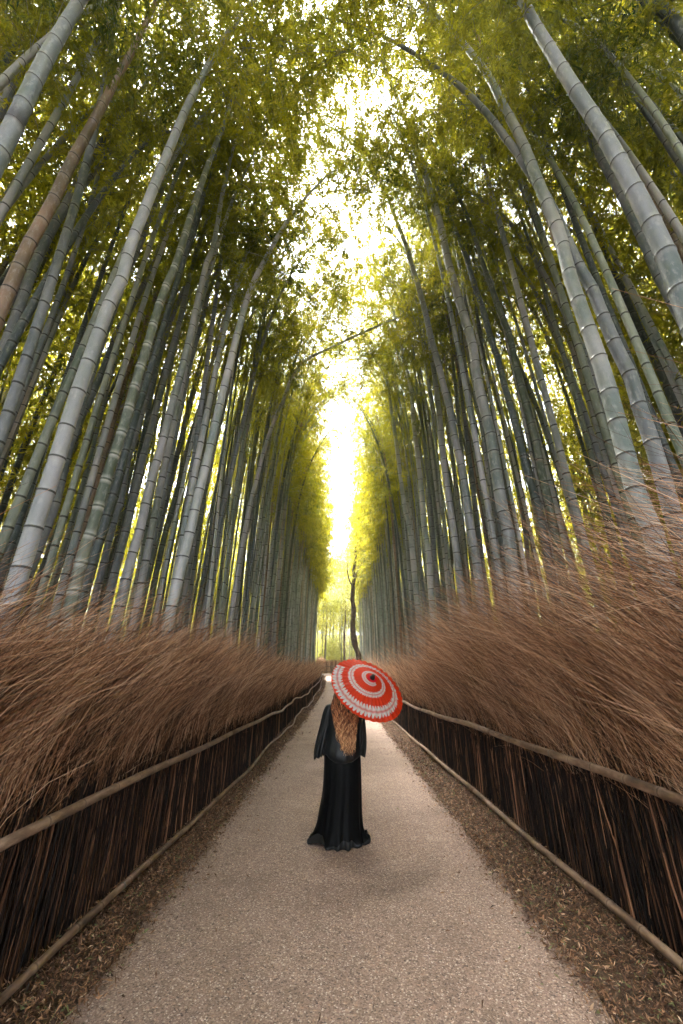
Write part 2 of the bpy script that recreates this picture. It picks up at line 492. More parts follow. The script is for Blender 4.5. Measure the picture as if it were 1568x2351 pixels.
def strip_mesh(name, prof, ys, side, material):
    """closed extrusion of a cross-section (dx, z) along the fence"""
    k = len(prof); n = len(ys)
    V = np.zeros((n, k, 3))
    fx = face_x(side, ys)
    for j, (dx, z) in enumerate(prof):
        V[:, j, 0] = fx + side * (dx + .02 * np.sin(ys * 7 + j)); V[:, j, 1] = ys
        V[:, j, 2] = ground_z(ys) + z + (.05 * np.sin(ys * 2.7 + j) if z > .5 else 0)
    idx = np.arange(n * k).reshape(n, k); nx = np.roll(idx, -1, 1)
    Q = np.stack([idx[:-1], nx[:-1], nx[1:], idx[1:]], -1).reshape(-1, 4)
    return mesh_np(name, V.reshape(-1, 3), Q, [material], smooth=False)

for side, lab in ((-1, 'long brown brushwood fence with two bamboo rails along the left of the path'),
                  (1, 'taller shaggy brown brushwood fence with two bamboo rails along the right of the path')):
    r = root('brushwood_fence', (0, 0, 0), lab, 'fence', 'brushwood fences lining the path')
    ys = np.arange(-3, 50.01, .5)
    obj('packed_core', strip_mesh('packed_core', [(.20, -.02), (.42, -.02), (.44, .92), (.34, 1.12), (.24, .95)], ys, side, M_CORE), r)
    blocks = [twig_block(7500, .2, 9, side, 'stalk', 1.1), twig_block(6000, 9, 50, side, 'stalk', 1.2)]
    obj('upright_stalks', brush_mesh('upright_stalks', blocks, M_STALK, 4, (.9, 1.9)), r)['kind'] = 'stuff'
    blocks = [twig_block(38000 if side < 0 else 42000, .3, 10, side, 'twig', 1.0), twig_block(34000, 10, 50, side, 'twig', 1.25),
              twig_block(2400 if side < 0 else 4200, .4, 8, side, 'wild', 1.0), twig_block(500, 8, 26, side, 'wild', 1.2)]
    blocks.append(fork_block(blocks[0], .30, rng)); blocks.append(fork_block(blocks[2], .8, rng))
    obj('brushwood', brush_mesh('brushwood', blocks, M_TWIG), r)['kind'] = 'stuff'
    # rails: poles laid end to end
    for hi in (0, 1):
        y = -2.0; first = True
        while y < 50:
            L = rng.uniform(3.4, 5.2)
            y2 = min(y + L, 50.3)
            yy = np.linspace(y, y2 + .12, 6)
            rad = (.031 if hi else .027) * rng.uniform(.93, 1.08) * (.9 if side < 0 else 1.05)
            if y > 9: rad *= .92
            am = np.clip(yy / 12, .25, 1.2)
            zz = ground_z(yy) + (rail_h(side, yy) if hi else .09) + am * (.030 * np.sin(yy * .83 + hi * 2 + side) + .014 * np.sin(yy * 2.1 + side))
            xx = face_x(side, yy) + am * (.050 * np.sin(yy * .61 + hi * 1.3) + .018 * np.sin(yy * 1.9 + side)) - side * .03
            if not hi: xx = xx - side * .02
            V, Fc, nd = pole_mesh(np.stack([xx, yy, zz], 1), y2 - y, rad, 12 if y < 12 else 7)
            rl = obj('top_rail' if hi else 'bottom_rail', mesh_np('rail', V, Fc, [M_RAIL], attrs={'node': nd}), r)
            wy = yy[3]
            V, Q = wire_mesh((xx[3], wy, zz[3]), rad + .003)
            obj('wire_tie', mesh_np('wire_tie', V, Q, [M_WIRE]), rl)
            y = y2; first = False

# far end: the fence turns across the end of the path
def cross_fence():
    r = root('brushwood_fence', (0, 0, 0), 'short far brushwood fence closing the distant end of the path', 'fence', 'brushwood fences lining the path')
    y0 = 51.0; bx = float(bend(y0)); gz = float(ground_z(y0))
    n = 5000
    x = rng.uniform(bx - 1.9, bx + 2.0, n)
    base = np.stack([x, y0 + .1 + rng.random(n) * .4, np.full(n, gz)], 1)
    h = rng.uniform(.8, 1.6, n)
    pts = [base + np.stack([rng.normal(0, .03, n), rng.normal(0, .03, n), h * t], 1) for t in (0, .4, .75, 1)]
    P = np.stack(pts, 1); R = rng.uniform(.006, .012, n)[:, None] * np.array([1, .9, .7, .3])
    obj('brushwood', brush_mesh('brushwood', [(P, R, x)], M_TWIG), r)['kind'] = 'stuff'
    for z in (.15, .75):
        xx = np.linspace(bx - 1.9, bx + 2, 5)
        V, Fc, nd = pole_mesh(np.stack([xx, np.full(5, y0), gz + z + rng.normal(0, .03, 5)], 1), 3.9, .04, 7)
        obj('top_rail' if z > .5 else 'bottom_rail', mesh_np('rail', V, Fc, [M_RAIL], attrs={'node': nd}), r)
cross_fence()

# ------------------------------------------------------------------ leaf litter along both verges
def litter():
    Vs, Qs, Ts, off = [], [], [], 0
    for side in (-1, 1):
        for (n, y0, y1, s) in ((36000, .6, 7, .9), (20000, 7, 18, 1.4), (9000, 18, 48, 2.3)):
            y = rng.uniform(y0, y1, n)
            fx = face_x(side, y)
            e = side * 1.42 + bend(y)
            w = rng.beta(1.9, 1.3, n)
            x = e + (fx - e) * (w * 1.42 - .22) - side * (.05 * np.sin(y * 1.7 + side) + .04 * np.sin(y * 4.3)) * (1 - w)
            stray = rng.random(n) < .008
            spill = rng.random(n) < .16
            x = np.where(spill, e - side * rng.exponential(.055, n), x)
            x = np.where(stray, e - side * rng.exponential(.3, n), x)
            L = rng.uniform(.018, .055, n) * s; W = L * rng.uniform(.12, .28, n)
            a = rng.uniform(0, 2 * math.pi, n); tilt = rng.normal(0, .38, n)
            z = ground_z(y) + .002 + rng.random(n) * .028 + np.where(np.abs(x - bend(y)) < 1.42, .012, 0) + np.clip(w - .5, 0, 1) * .05
            d = np.stack([np.cos(a) * np.cos(tilt), np.sin(a) * np.cos(tilt), np.sin(tilt)], 1)
            q = np.stack([-np.sin(a), np.cos(a), rng.normal(0, .5, n)], 1)
            c = np.stack([x, y, z + np.abs(np.sin(tilt)) * L * .5], 1)
            cur = rng.normal(0, .12, n)[:, None] * L[:, None] * np.array([0, 0, 1])
            V = np.stack([c - d * L[:, None] / 2, c + q * W[:, None] / 2 + cur, c + d * L[:, None] / 2, c - q * W[:, None] / 2 + cur], 1)
            Vs.append(V.reshape(-1, 3)); Qs.append(np.arange(n * 4).reshape(n, 4) + off); off += n * 4
            Ts.append(np.repeat(np.where(rng.random(n) < .05, 1.0, rng.beta(1.6, 2.2, n) * .95), 4))
    o = obj('leaf_litter', mesh_np('leaf_litter', np.vstack(Vs), np.vstack(Qs), [M_LITTER], smooth=False, attrs={'tint': np.concatenate(Ts)}))
    tag(o, 'dry brown fallen bamboo leaves heaped along both edges of the path', 'leaf litter', kind='stuff')
litter()

# ------------------------------------------------------------------ bamboo
def leaf_quads(c, d, L, W):
    n = len(c)
    up = rng.normal(0, .55, (n, 3)) + [0, 0, 1]
    q = np.cross(d, up); q /= np.linalg.norm(q, axis=1, keepdims=True) + 1e-9
    mid = c + d * (L * .38)[:, None]
    tip = c + d * L[:, None]; tip[:, 2] -= L * .10
    V = np.stack([c, mid + q * (W / 2)[:, None], tip, mid - q * (W / 2)[:, None]], 1)
    return V.reshape(-1, 3)

def crown_mesh(name, axis, seed, nbranch=42, ntwig=10, nleaf=12, reach=1.5, ls=1.0, branches=True, mats=None):
    """foliage spread round a polyline axis (k,3): branches, twigs, many small leaves"""
    global rng
    keep = rng; rng = np.random.default_rng(seed)
    A, L = spline(axis, 200)
    t = np.sort(rng.random(nbranch) ** .85); t[-3:] = [.97, .985, 1.0]
    P0 = A[np.clip((t * 199).astype(int), 0, 199)]
    az = rng.random(nbranch) * 2 * math.pi
    prof = np.interp(t, [0, .15, .5, .85, 1], [.55, .95, 1.0, .75, .6])
    Lb = reach * prof * rng.uniform(.65, 1.25, nbranch)
    el = rng.normal(.62, .22, nbranch)
    out = np.stack([np.cos(az), np.sin(az), np.zeros(nbranch)], 1)
    pts = []
    for u in np.linspace(0, 1, 6):
        pts.append(P0 + out * (Lb * u * np.cos(el))[:, None] + np.array([0, 0, 1]) * (Lb * (np.sin(el) * u - .75 * u * u))[:, None])
    B = np.stack(pts, 1)
    Vs, Qs, idx, T = [], [], [], []
    off = 0
    if branches:
        R = (.0075 * prof)[:, None] * np.array([1, .8, .6, .45, .3, .2])
        V, Q = tubes(B, R, 3); Vs.append(V); Qs.append(Q); off += len(V)
        idx.append(np.zeros(len(Q), int)); T.append(np.zeros(len(V)))
    m = nbranch * ntwig
    bi = np.repeat(np.arange(nbranch), ntwig)
    u = np.tile(np.linspace(.18, 1, ntwig), nbranch) + rng.normal(0, .05, m)
    u = np.clip(u, .1, 1) * 5
    i0 = np.clip(u.astype(int), 0, 4); fr = (u - i0)[:, None]
    tp = B[bi, i0] * (1 - fr) + B[bi, i0 + 1] * fr
    td = out[bi] * .6 + rng.normal(0, .7, (m, 3)) + [0, 0, -.15]
    td /= np.linalg.norm(td, axis=1, keepdims=True)
    tl = rng.uniform(.12, .34, m) * (.7 + .3 * Lb[bi])
    n = m * nleaf
    ti = np.repeat(np.arange(m), nleaf)
    s = rng.random(n)
    c = tp[ti] + td[ti] * (tl[ti] * s)[:, None] + np.array([0, 0, -1]) * (tl[ti] * s * s * .5)[:, None] + rng.normal(0, .028, (n, 3))
    d = td[ti] * .7 + rng.normal(0, .55, (n, 3)) + [0, 0, -.55]
    d /= np.linalg.norm(d, axis=1, keepdims=True)
    LL = rng.uniform(.075, .135, n) * ls; W = LL * rng.uniform(.15, .22, n)
    V = leaf_quads(c, d, LL, W); Vs.append(V); Q = np.arange(n * 4).reshape(n, 4) + off
    Qs.append(Q); idx.append(np.ones(n, int)); T.append(np.repeat(np.clip(np.repeat(rng.random(m), nleaf) * .5 + rng.random(n) * .5, 0, 1), 4))
    rng = keep
    V = np.vstack(Vs)
    if mats is None: return V, np.vstack(Qs), np.concatenate(idx), np.concatenate(T)
    return mesh_np(name, V, np.vstack(Qs), mats, np.concatenate(idx), False, {'tint': np.concatenate(T)})

def culm_arrays(P0, r_base, r_top, sides, s_min=.17, s_max=.36, seed=0, rings='full'):
    rg = np.random.default_rng(seed)
    C, L = spline(P0, 300)
    d = np.linspace(0, L, 300)
    s, ss, rr, nd = rg.uniform(.05, .2), [0.0], [1.0], [0.0]
    while s < L - .1:
        f = s / L
        pat = ((-.07, 1.0, 0), (-.022, 1.0, .9), (-.012, 1.05, .5), (-.008, 1.08, -1), (.008, 1.08, -1), (.013, 1.02, .2), (.022, 1.0, .5), (.07, 1.0, 0)) if rings == 'full' else ((-.06, 1.0, 0), (-.018, 1.0, .8), (-.010, 1.07, -1), (.010, 1.07, -1), (.018, 1.0, .5), (.06, 1.0, 0))
        for ds, q, v in pat:
            ss.append(s + ds); rr.append(q); nd.append(v)
        s += np.interp(f, [0, .25, .6, 1], [s_min, s_max * .8, s_max, s_max * .8]) * rg.uniform(.85, 1.15) + .1
    ss.append(L); rr.append(1); nd.append(0)
    ss = np.array(ss)
    R = np.array(rr) * np.interp(ss / L, [0, .08, .5, .8, 1], [r_base * 1.02, r_base, r_base * .84, r_base * .5 + r_top * .3, r_top])
    P = np.stack([np.interp(ss, d, C[:, k]) for k in range(3)], 1)
    V, Q = tubes(P[None], R[None], sides)
    return V, Q, np.repeat(np.array(nd), sides)

COLORS = {'grey': (.35, .345, .355), 'pale': (.54, .53, .54), 'slate': (.20, .21, .23), 'teal': (.085, .105, .110),
          'green': (.23, .25, .20), 'moss': (.10, .115, .085), 'tan': (.26, .165, .115)}

# generic crowns (axis along +Z from 0, arching towards +X) used by the traced culms
CROWN_H = 6.5
CROWNS = []
for k in range(6):
    rgk = np.random.default_rng(500 + k)
    ax = [(0, 0, 0), (.15, rgk.normal(0, .1), 2.2), (.6, rgk.normal(0, .15), 4.4), (1.45 + .4 * rgk.random(), rgk.normal(0, .3), 6.3)]
    CROWNS.append(crown_mesh('foliage', ax, 900 + k, nbranch=64, ntwig=10, nleaf=19, reach=1.9, mats=[M_CULM, M_LEAF]))

# camera rays of the traced picture points (units: 1568 x 2351 picture)
ct, st = math.cos(TILT), math.sin(TILT)
def ray(x, y):
    a, b = (x - 784.0) / 885.0, (1175.5 - y) / 885.0
    return Vector((a, ct - b * st, st + b * ct))       # depth 1 along the optical axis
def project(p):
    q = Vector(p) - Vector((0, 0, CAM_H))
    dep = q.y * ct + q.z * st
    return 784 + 885 * q.x / dep, 1175.5 - 885 * (q.z * ct - q.y * st) / dep

def traced(pts, w, color, label, dia=.13, xmin=2.55):
    """culm through picture points (low to high) standing in a plane Y = const"""
    x0, y0 = pts[0]; x1, y1 = pts[1]
    r0 = ray(x0, y0); r1 = ray(x1, y1)
    side = 1 if x0 > 784 else -1
    k = 1.0
    # distance at which a culm of this diameter has this picture width
    for _ in range(6):
        Yp = r0.y * k
        p0 = Vector((0, 0, CAM_H)) + r0 * k
        p1 = Vector((0, 0, CAM_H)) + r1 * (Yp / r1.y)
        ax_ = (p1 - p0).normalized()
        nrm = r0.cross(ax_).normalized() * (dia / 2)
        a = project(p0 + nrm); b = project(p0 - nrm)
        # width measured across the culm in the picture
        ww = math.hypot(a[0] - b[0], a[1] - b[1])
        k *= ww / w
    X = r0.x * k
    # the foot must stand behind the fence
    foot_x = X + (0 if y0 > 900 else side * .1)
    if abs(foot_x) < xmin:
        s = xmin / abs(foot_x); k *= s; dia *= s
    Yp = r0.y * k
    P = []
    for (x, y) in pts:
        r = ray(x, y); q = Vector((0, 0, CAM_H)) + r * (Yp / r.y)
        P.append(q)
    # foot: continue down, straightening to vertical
    d = (P[1] - P[0]); d = d / max(d.z, .1)
    gz = float(ground_z(Yp)) - .05
    dz = P[0].z - gz
    fx = P[0].x - d.x * dz * .75
    if abs(fx) < 2.35: fx = 2.35 * side
    foot = Vector((fx, Yp, gz))
    mid = Vector((P[0].x - d.x * dz * .45, Yp, gz + dz * .5))
    C = ([foot, mid] if dz > 1.2 else [foot]) + P
    # tip: carry on up and arch over the path
    t = (P[-1] - P[-2]).normalized(); q = P[-1]
    top = 15.5 + random.uniform(-2.0, 1.5)
    rem = max(top - q.z, 3.0)
    lean = Vector((-side, random.uniform(-.3, .3), 0))
    for i in range(4):
        t = (t + lean * (.04 + .055 * i) + Vector((0, 0, -.02 * i))).normalized()
        q = q + t * rem / 4
        C.append(q)
    loc = C[0]
    rt = root('bamboo', loc, label, 'bamboo', 'giant bamboos lining the path')
    L = [tuple(c - loc) for c in C]
    fz = max(0.0, P[0].z - foot.z) / 16.0
    dia_b = dia / float(np.interp(fz, [.08, .5, .8], [1, .84, .56]))
    V, Q, nd = culm_arrays(L, dia_b / 2, dia_b / 2 * .16, 16, seed=int(abs(x0) * 7 + y0))
    o = obj('culm', mesh_np('culm', V, Q, [M_RINGED if 'white node' in label else M_CULM], attrs={'node': nd}), rt)
    br = random.uniform(.88, 1.12)
    o.color = (*[c * br * random.uniform(.985, 1.015) for c in COLORS[color]], 1)
    # crown along the upper part
    A, _ = spline(L, 200)
    hz = max(8.8, L[-1][2] - 8.0, .86 * (P[-1].z - loc.z))
    i0 = int(np.argmax(A[:, 2] > hz)); a = Vector(A[i0]); b = Vector(A[-1])
    z = (b - a); ln = z.length; z.normalize()
    xx = Vector((-side, 0, 0)); xx = (xx - z * xx.dot(z)).normalized(); yy = z.cross(xx)
    cr = obj('foliage', CROWNS[random.randrange(6)].copy(), rt)
    s = ln / CROWN_H
    M = Matrix((xx, yy, z)).transposed().to_4x4()
    cr.matrix_local = Matrix.Translation(a) @ M @ Matrix.Diagonal((1.0, 1.0, s, 1))
    cr.color = o.color
    TR.append((foot.x, Yp, dia, label))
    return rt
TR = []

TRACED = [
 # left side
 ([(15,320),(35,280),(100,145),(175,15)], 58, 'slate', 'thickest slate-grey bamboo crossing the top left corner of the photo'),
 ([(5,240),(35,170),(90,100),(145,30)], 36, 'slate', 'slate bamboo just left of the thickest one in the top left corner'),
 ([(2,128),(65,75),(120,35)], 26, 'teal', 'dark bamboo tilting hard across the extreme top left corner'),
 ([(10,690),(65,565),(120,465),(165,370),(220,270),(265,185),(310,105),(360,0)], 40, 'tan', 'thick tan-brown bamboo high on the left, the brownest big culm'),
 ([(10,800),(50,690),(75,620),(100,565),(145,480),(200,380),(260,285),(320,215),(350,165)], 30, 'slate', 'dark slate bamboo running close beside the thick tan-brown one'),
 ([(30,1365),(80,1205),(120,1088),(145,1008),(175,913),(210,813),(250,703),(280,640),(300,565),(345,450),(390,340),(425,255),(460,185),(490,130),(525,75)], 50, 'grey', 'broadest grey bamboo of the left row, tall and unbroken to the canopy'),
 ([(95,1240),(125,1163),(155,1038),(185,938),(235,780),(268,690),(295,618),(320,565),(365,450),(420,340),(480,275)], 26, 'slate', 'slimmer slate bamboo tucked behind the broadest grey one of the left row'),
 ([(150,1060),(190,950),(215,898),(245,828),(270,763),(300,708),(330,653),(360,588),(385,500),(440,400)], 20, 'slate', 'kinked slate bamboo crossing behind the broadest grey one on the left'),
 ([(150,1440),(190,1275),(215,1205),(235,1128),(265,1038),(290,958),(315,868),(340,788),(360,718),(385,648),(405,603),(440,490),(465,415),(490,345),(510,295),(525,250),(555,190),(570,150)], 33, 'green', 'pale green bamboo with bright white node rings in the left row'),
 ([(190,1385),(225,1255),(245,1195),(270,1113),(290,1028),(310,958),(340,868),(360,798),(385,718),(410,638),(425,588),(440,550),(480,425),(515,340)], 24, 'moss', 'dark mossy green bamboo directly right of the white-ringed green one'),
 ([(215,1390),(240,1285),(260,1205),(280,1138),(295,1053),(325,953),(360,838),(385,760)], 20, 'slate', 'mottled slate bamboo between the mossy green culm and the grey pair'),
 ([(230,1455),(245,1390),(265,1310),(290,1215),(310,1128),(325,1063),(350,973),(375,878),(395,803),(415,728),(440,618),(470,525),(495,450),(525,375)], 22, 'slate', 'blue-grey bamboo left of the mottled grey one with wide node bands'),
 ([(255,1465),(275,1390),(295,1305),(320,1220),(335,1153),(350,1093),(370,1028),(390,948),(415,858),(435,778),(455,688),(475,603),(490,565),(510,450),(530,360)], 26, 'grey', 'mottled grey bamboo, middle of the left row, broad with dark node bands'),
 ([(305,1460),(320,1390),(340,1300),(355,1220),(370,1153),(390,1063),(405,983),(425,888),(440,818),(460,753),(480,668),(505,603),(530,540),(555,470)], 19, 'slate', 'smooth blue-grey bamboo standing left of the very dark slender one'),
 ([(330,1450),(345,1385),(360,1310),(380,1220),(400,1153),(415,1093),(435,1013),(455,948),(475,873),(500,788),(530,688),(550,620)], 16, 'moss', 'very dark slender bamboo in the middle of the left row'),
 ([(350,1560),(360,1525),(380,1455),(400,1365),(420,1285),(440,1205),(455,1138),(470,1078),(490,993),(510,908),(530,828),(550,748),(575,663),(605,603)], 29, 'pale', 'pale ash-grey bamboo on the left standing right at the brushwood fence'),
 ([(410,1435),(430,1325),(450,1215),(465,1153),(480,1088),(495,1013),(515,933),(535,848),(560,768),(595,683)], 14, 'grey', 'grey bamboo hugging the right edge of the pale ash-grey one'),
 ([(460,1455),(480,1345),(500,1225),(515,1148),(530,1088),(550,1003),(565,938),(580,868),(600,798)], 15, 'slate', 'slate bamboo second to the right from the pale ash-grey one'),
 ([(495,1455),(510,1375),(525,1285),(535,1195),(545,1113),(555,1038),(570,968),(585,898),(610,828),(630,778)], 13, 'grey', 'straight grey bamboo just left of the white arching one'),
 ([(520,1495),(530,1415),(540,1350),(550,1285),(565,1205),(575,1153),(590,1098),(605,1038),(625,978),(650,918),(670,868),(700,828),(750,803)], 13, 'pale', 'whitish bamboo whose bent top arches out over the path on the left'),
 ([(540,1425),(555,1275),(585,1158),(600,1088),(620,998),(635,898),(645,830)], 11, 'grey', 'grey bamboo just right of the whitish arching one'),
 ([(15,1140),(45,1053),(70,988),(95,928),(120,868),(145,803),(195,693),(215,618)], 17, 'teal', 'dark teal bamboo at the left margin above the fence'),
 ([(5,1075),(35,988),(60,913),(90,838),(120,753),(150,678),(185,600)], 16, 'teal', 'darkest green bamboo nearest the left margin at mid height'),
 ([(5,920),(45,808),(75,723),(120,588)], 13, 'tan', 'thin brown bamboo by the left margin at mid height'),
 ([(55,1148),(75,1088),(100,1013),(135,938),(165,868),(190,800)], 13, 'slate', 'thin slate bamboo between the dark margin culms and the broadest grey one'),
 ([(95,1345),(105,1285),(130,1195),(150,1118),(170,1058),(195,968),(215,908),(240,840)], 13, 'tan', 'slim reddish-brown bamboo between the broadest grey and the white-ringed green culms'),
 # right side
 ([(1564,678),(1534,598),(1499,520),(1469,460),(1434,395),(1404,340),(1369,280),(1329,220),(1294,165),(1254,100),(1224,50),(1199,0)], 60, 'slate', 'thickest dark grey bamboo cutting down the upper right of the photo'),
 ([(1554,708),(1524,653),(1499,603),(1484,565),(1424,440),(1389,380),(1359,320),(1334,260)], 34, 'slate', 'dark bamboo half hidden on the left flank of the thickest one at upper right'),
 ([(1560,570),(1549,545),(1509,475),(1469,410),(1429,340),(1384,280),(1349,210)], 30, 'tan', 'pinkish tan bamboo on the right flank of the thickest one at upper right'),
 ([(1515,1290),(1499,1225),(1474,1168),(1459,1128),(1439,1053),(1414,958),(1389,868),(1364,793),(1339,723),(1314,653),(1299,598),(1284,535),(1259,475),(1234,415),(1209,350),(1184,295),(1154,240),(1124,180),(1084,125),(1044,80),(1009,45),(969,5)], 54, 'grey', 'big smooth grey bamboo sweeping the full height of the right row'),
 ([(1560,1230),(1539,1163),(1519,1088),(1494,1008),(1469,938),(1449,868),(1419,808),(1389,738),(1359,663),(1324,603),(1274,490),(1240,430),(1204,380),(1184,345),(1159,315),(1134,280),(1104,245),(1069,210),(1034,180),(999,155)], 46, 'slate', 'lichen-spotted slate bamboo just right of the big smooth grey one'),
 ([(1179,1330),(1169,1240),(1159,1185),(1154,1173),(1144,1113),(1134,1048),(1124,988),(1109,928),(1094,858),(1084,788),(1064,723),(1049,673),(1029,603),(1014,530),(999,475),(984,425),(964,365),(944,305),(924,260),(904,205),(884,160),(859,115)], 30, 'grey', 'tall clean grey bamboo in the middle of the right row, its tip bare of leaves'),
 ([(1104,1375),(1094,1290),(1079,1205),(1069,1128),(1059,1068),(1044,1008),(1034,948),(1019,888),(1004,828),(989,773),(974,708),(959,653),(939,588),(929,555),(909,505),(889,450),(864,400),(834,360)], 21, 'grey', 'grey bamboo with short joints left of the tall clean grey one on the right'),
 ([(1260,1290),(1239,1173),(1224,1128),(1209,1078),(1194,1018),(1179,958),(1159,888),(1144,828),(1124,768),(1109,713),(1084,638),(1069,588),(1064,575),(1044,525),(1024,480),(1004,430),(979,380)], 21, 'teal', 'dark teal bamboo right of the tall clean grey one'),
 ([(1280,1260),(1259,1148),(1244,1088),(1234,1028),(1219,968),(1199,898),(1184,838),(1169,768),(1144,703),(1124,648),(1104,593),(1099,570),(1079,515),(1059,465),(1034,415)], 22, 'moss', 'brownish dark bamboo second to the right from the tall clean grey one'),
 ([(1400,1230),(1384,1148),(1369,1088),(1354,1018),(1339,958),(1319,888),(1304,828),(1284,768),(1269,708),(1244,638),(1224,588)], 15, 'slate', 'slim blue-grey bamboo midway between the two broad culms on the right'),
 ([(1564,985),(1549,928),(1524,868),(1499,813),(1474,768),(1449,713),(1424,653),(1389,588),(1369,530),(1349,490),(1329,440),(1304,390),(1279,340)], 24, 'teal', 'ring-jointed dark teal bamboo near the right margin'),
 ([(1435,1200),(1419,1128),(1404,1068),(1389,1003),(1374,938),(1359,868),(1344,798),(1324,728),(1294,638)], 13, 'moss', 'thin dark green bamboo along the left edge of the big smooth grey one'),
 ([(1064,1385),(1056,1335),(1049,1275),(1039,1205),(1034,1173),(1024,1098),(1014,1023),(1009,958),(999,873),(989,803),(980,740)], 18, 'grey', 'lichen-mottled grey bamboo left of the short-jointed grey one'),
 ([(994,1410),(989,1350),(984,1275),(974,1205),(969,1138),(959,1048),(949,968),(944,898),(929,828),(914,763),(899,698)], 15, 'pale', 'straight light grey bamboo right of the whitest leaning one'),
 ([(969,1465),(964,1425),(956,1365),(949,1290),(939,1205),(929,1163),(919,1088),(909,1013),(899,948),(889,878),(859,818)], 13, 'pale', 'whitest bamboo of the right row, leaning, its foot by the low fence end'),
 ([(1000,1300),(989,1168),(984,1113),(974,1013),(959,913),(949,823),(934,733)], 10, 'slate', 'slender dark bamboo seen between the two light grey culms on the right'),
 ([(1564,470),(1514,400),(1414,300),(1384,250),(1364,205),(1334,155),(1304,110),(1274,50),(1244,5)], 16, 'slate', 'narrow dark bamboo with bright rims beside the thickest one at the top right'),
 ([(1554,380),(1519,320),(1484,265),(1454,215),(1424,165),(1389,110),(1359,55),(1329,10)], 17, 'teal', 'blue-black bamboo in the top right quarter ending at the margin'),
 ([(1564,260),(1524,225),(1484,190),(1444,155),(1404,130)], 14, 'grey', 'light bamboo bowed almost flat near the top right margin'),
 ([(1566,70),(1534,30),(1494,0)], 46, 'teal', 'nearly black bamboo across the extreme top right corner'),
 ([(1564,190),(1534,140),(1499,85),(1469,40)], 17, 'teal', 'dark bamboo just below the nearly black one in the top right corner'),
 ([(1140,1360),(1128,1240),(1108,1100),(1078,950),(1050,820),(1020,700)], 12, 'green', 'thin green bamboo behind the short-jointed grey culm on the right'),
 ([(1215,1300),(1200,1180),(1168,1020),(1130,880),(1100,780),(1060,650)], 12, 'grey', 'thin light bamboo just right of the tall clean grey one'),
 ([(1340,1250),(1310,1120),(1270,980),(1230,840),(1190,700),(1150,590)], 15, 'slate', 'slate bamboo leaning left above the widest tuft of the right fence'),
]
for t in TRACED: traced(*t)

# the remaining culms of the grove: variants copied many times
VARIANTS = []
for k in range(8):
    rgk = np.random.default_rng(40 + k)
    H = 15.6 + .4 * k
    a = rgk.uniform(.1, .5); b = rgk.normal(0, .25)
    axis = [(0, 0, 0), (.02, b * .1, H * .3), (.10 + a * .2, b * .3, H * .55), (.45 + a * .5, b * .6, H * .76), (1.2 + a, b, H * .91), (2.5 + a * 1.4, b * 1.2, H * .985)]
    V, Q, nd = culm_arrays(axis, .056, .009, 9, seed=60 + k, rings='low')
    cm = mesh_np('culm', V, Q, [M_CULM], attrs={'node': nd})
    A, _ = spline(axis, 60)
    s0 = 32
    fm = crown_mesh('foliage', A[s0:][::5].tolist() + [A[-1].tolist()], 700 + k, nbranch=44, ntwig=8, nleaf=16, reach=1.6, mats=[M_CULM, M_LEAF])
    fl = crown_mesh('foliage', A[s0:][::5].tolist() + [A[-1].tolist()], 730 + k, nbranch=34, ntwig=7, nleaf=11, reach=1.65, ls=1.12, mats=[M_CULM, M_LEAF])
    VARIANTS.append((cm, (fm, fl), [x for x in (A[s0:][::3])]))

occupied = [(a, b) for a, b, _, _ in TR]
def far_enough(x, y, dmin):
    return all((x - a) ** 2 + (y - b) ** 2 > dmin * dmin for a, b in occupied)

spots = []
prng = random.Random(23)
def try_spot(x, y, dmin):
    if far_enough(x, y, dmin):
        occupied.append((x, y)); spots.append((x, y)); return True
    return False
# rows close to the fence, then deeper
for side in (-1, 1):
    for _ in range(2600):
        u = prng.random()
        y = 2.2 + 44 * u ** 1.15
        dep = prng.random() ** 1.3 * (1.6 + 4.2 * math.exp(-y / 14))
        x = side * (2.55 + dep) + float(bend(y))
        if y < 5.5 and abs(x) < 3.4: continue
        try_spot(x, y, .34 + .30 * (dep / 4) + .12 * math.exp(-y / 6))
def cam_rank(s): return math.hypot(s[0], s[1])
spots.sort(key=cam_rank)
N_IND = 298 - len(TRACED)
ind = spots[:N_IND]; rest = spots[N_IND:]

WORDS = {'grey': 'plain grey', 'pale': 'ash-pale', 'slate': 'slate-blue', 'teal': 'dark teal', 'green': 'soft green', 'moss': 'dark mossy', 'tan': 'dried brown'}
# well visible culms the others are described by: picture x at about fence height
LANDMARKS = [(10, 'the thick tan-brown culm'), (80, 'the broadest grey culm'), (190, 'the white-ringed green culm'), (275, 'the wide-banded grey culm'),
             (380, 'the pale ash-grey culm'), (545, 'the whitish arching culm'), (826, 'the crooked tree'), (945, 'the whitest leaning culm'),
             (1070, 'the short-jointed grey culm'), (1160, 'the tall clean grey culm'), (1500, 'the big smooth grey culm')]
ORD = ['', 'second ', 'third ', 'fourth ', 'fifth ', 'sixth ', 'seventh ', 'eighth ', 'ninth ', 'tenth ', 'eleventh ', 'twelfth ', 'thirteenth ', 'fourteenth ', 'fifteenth ', 'sixteenth ']

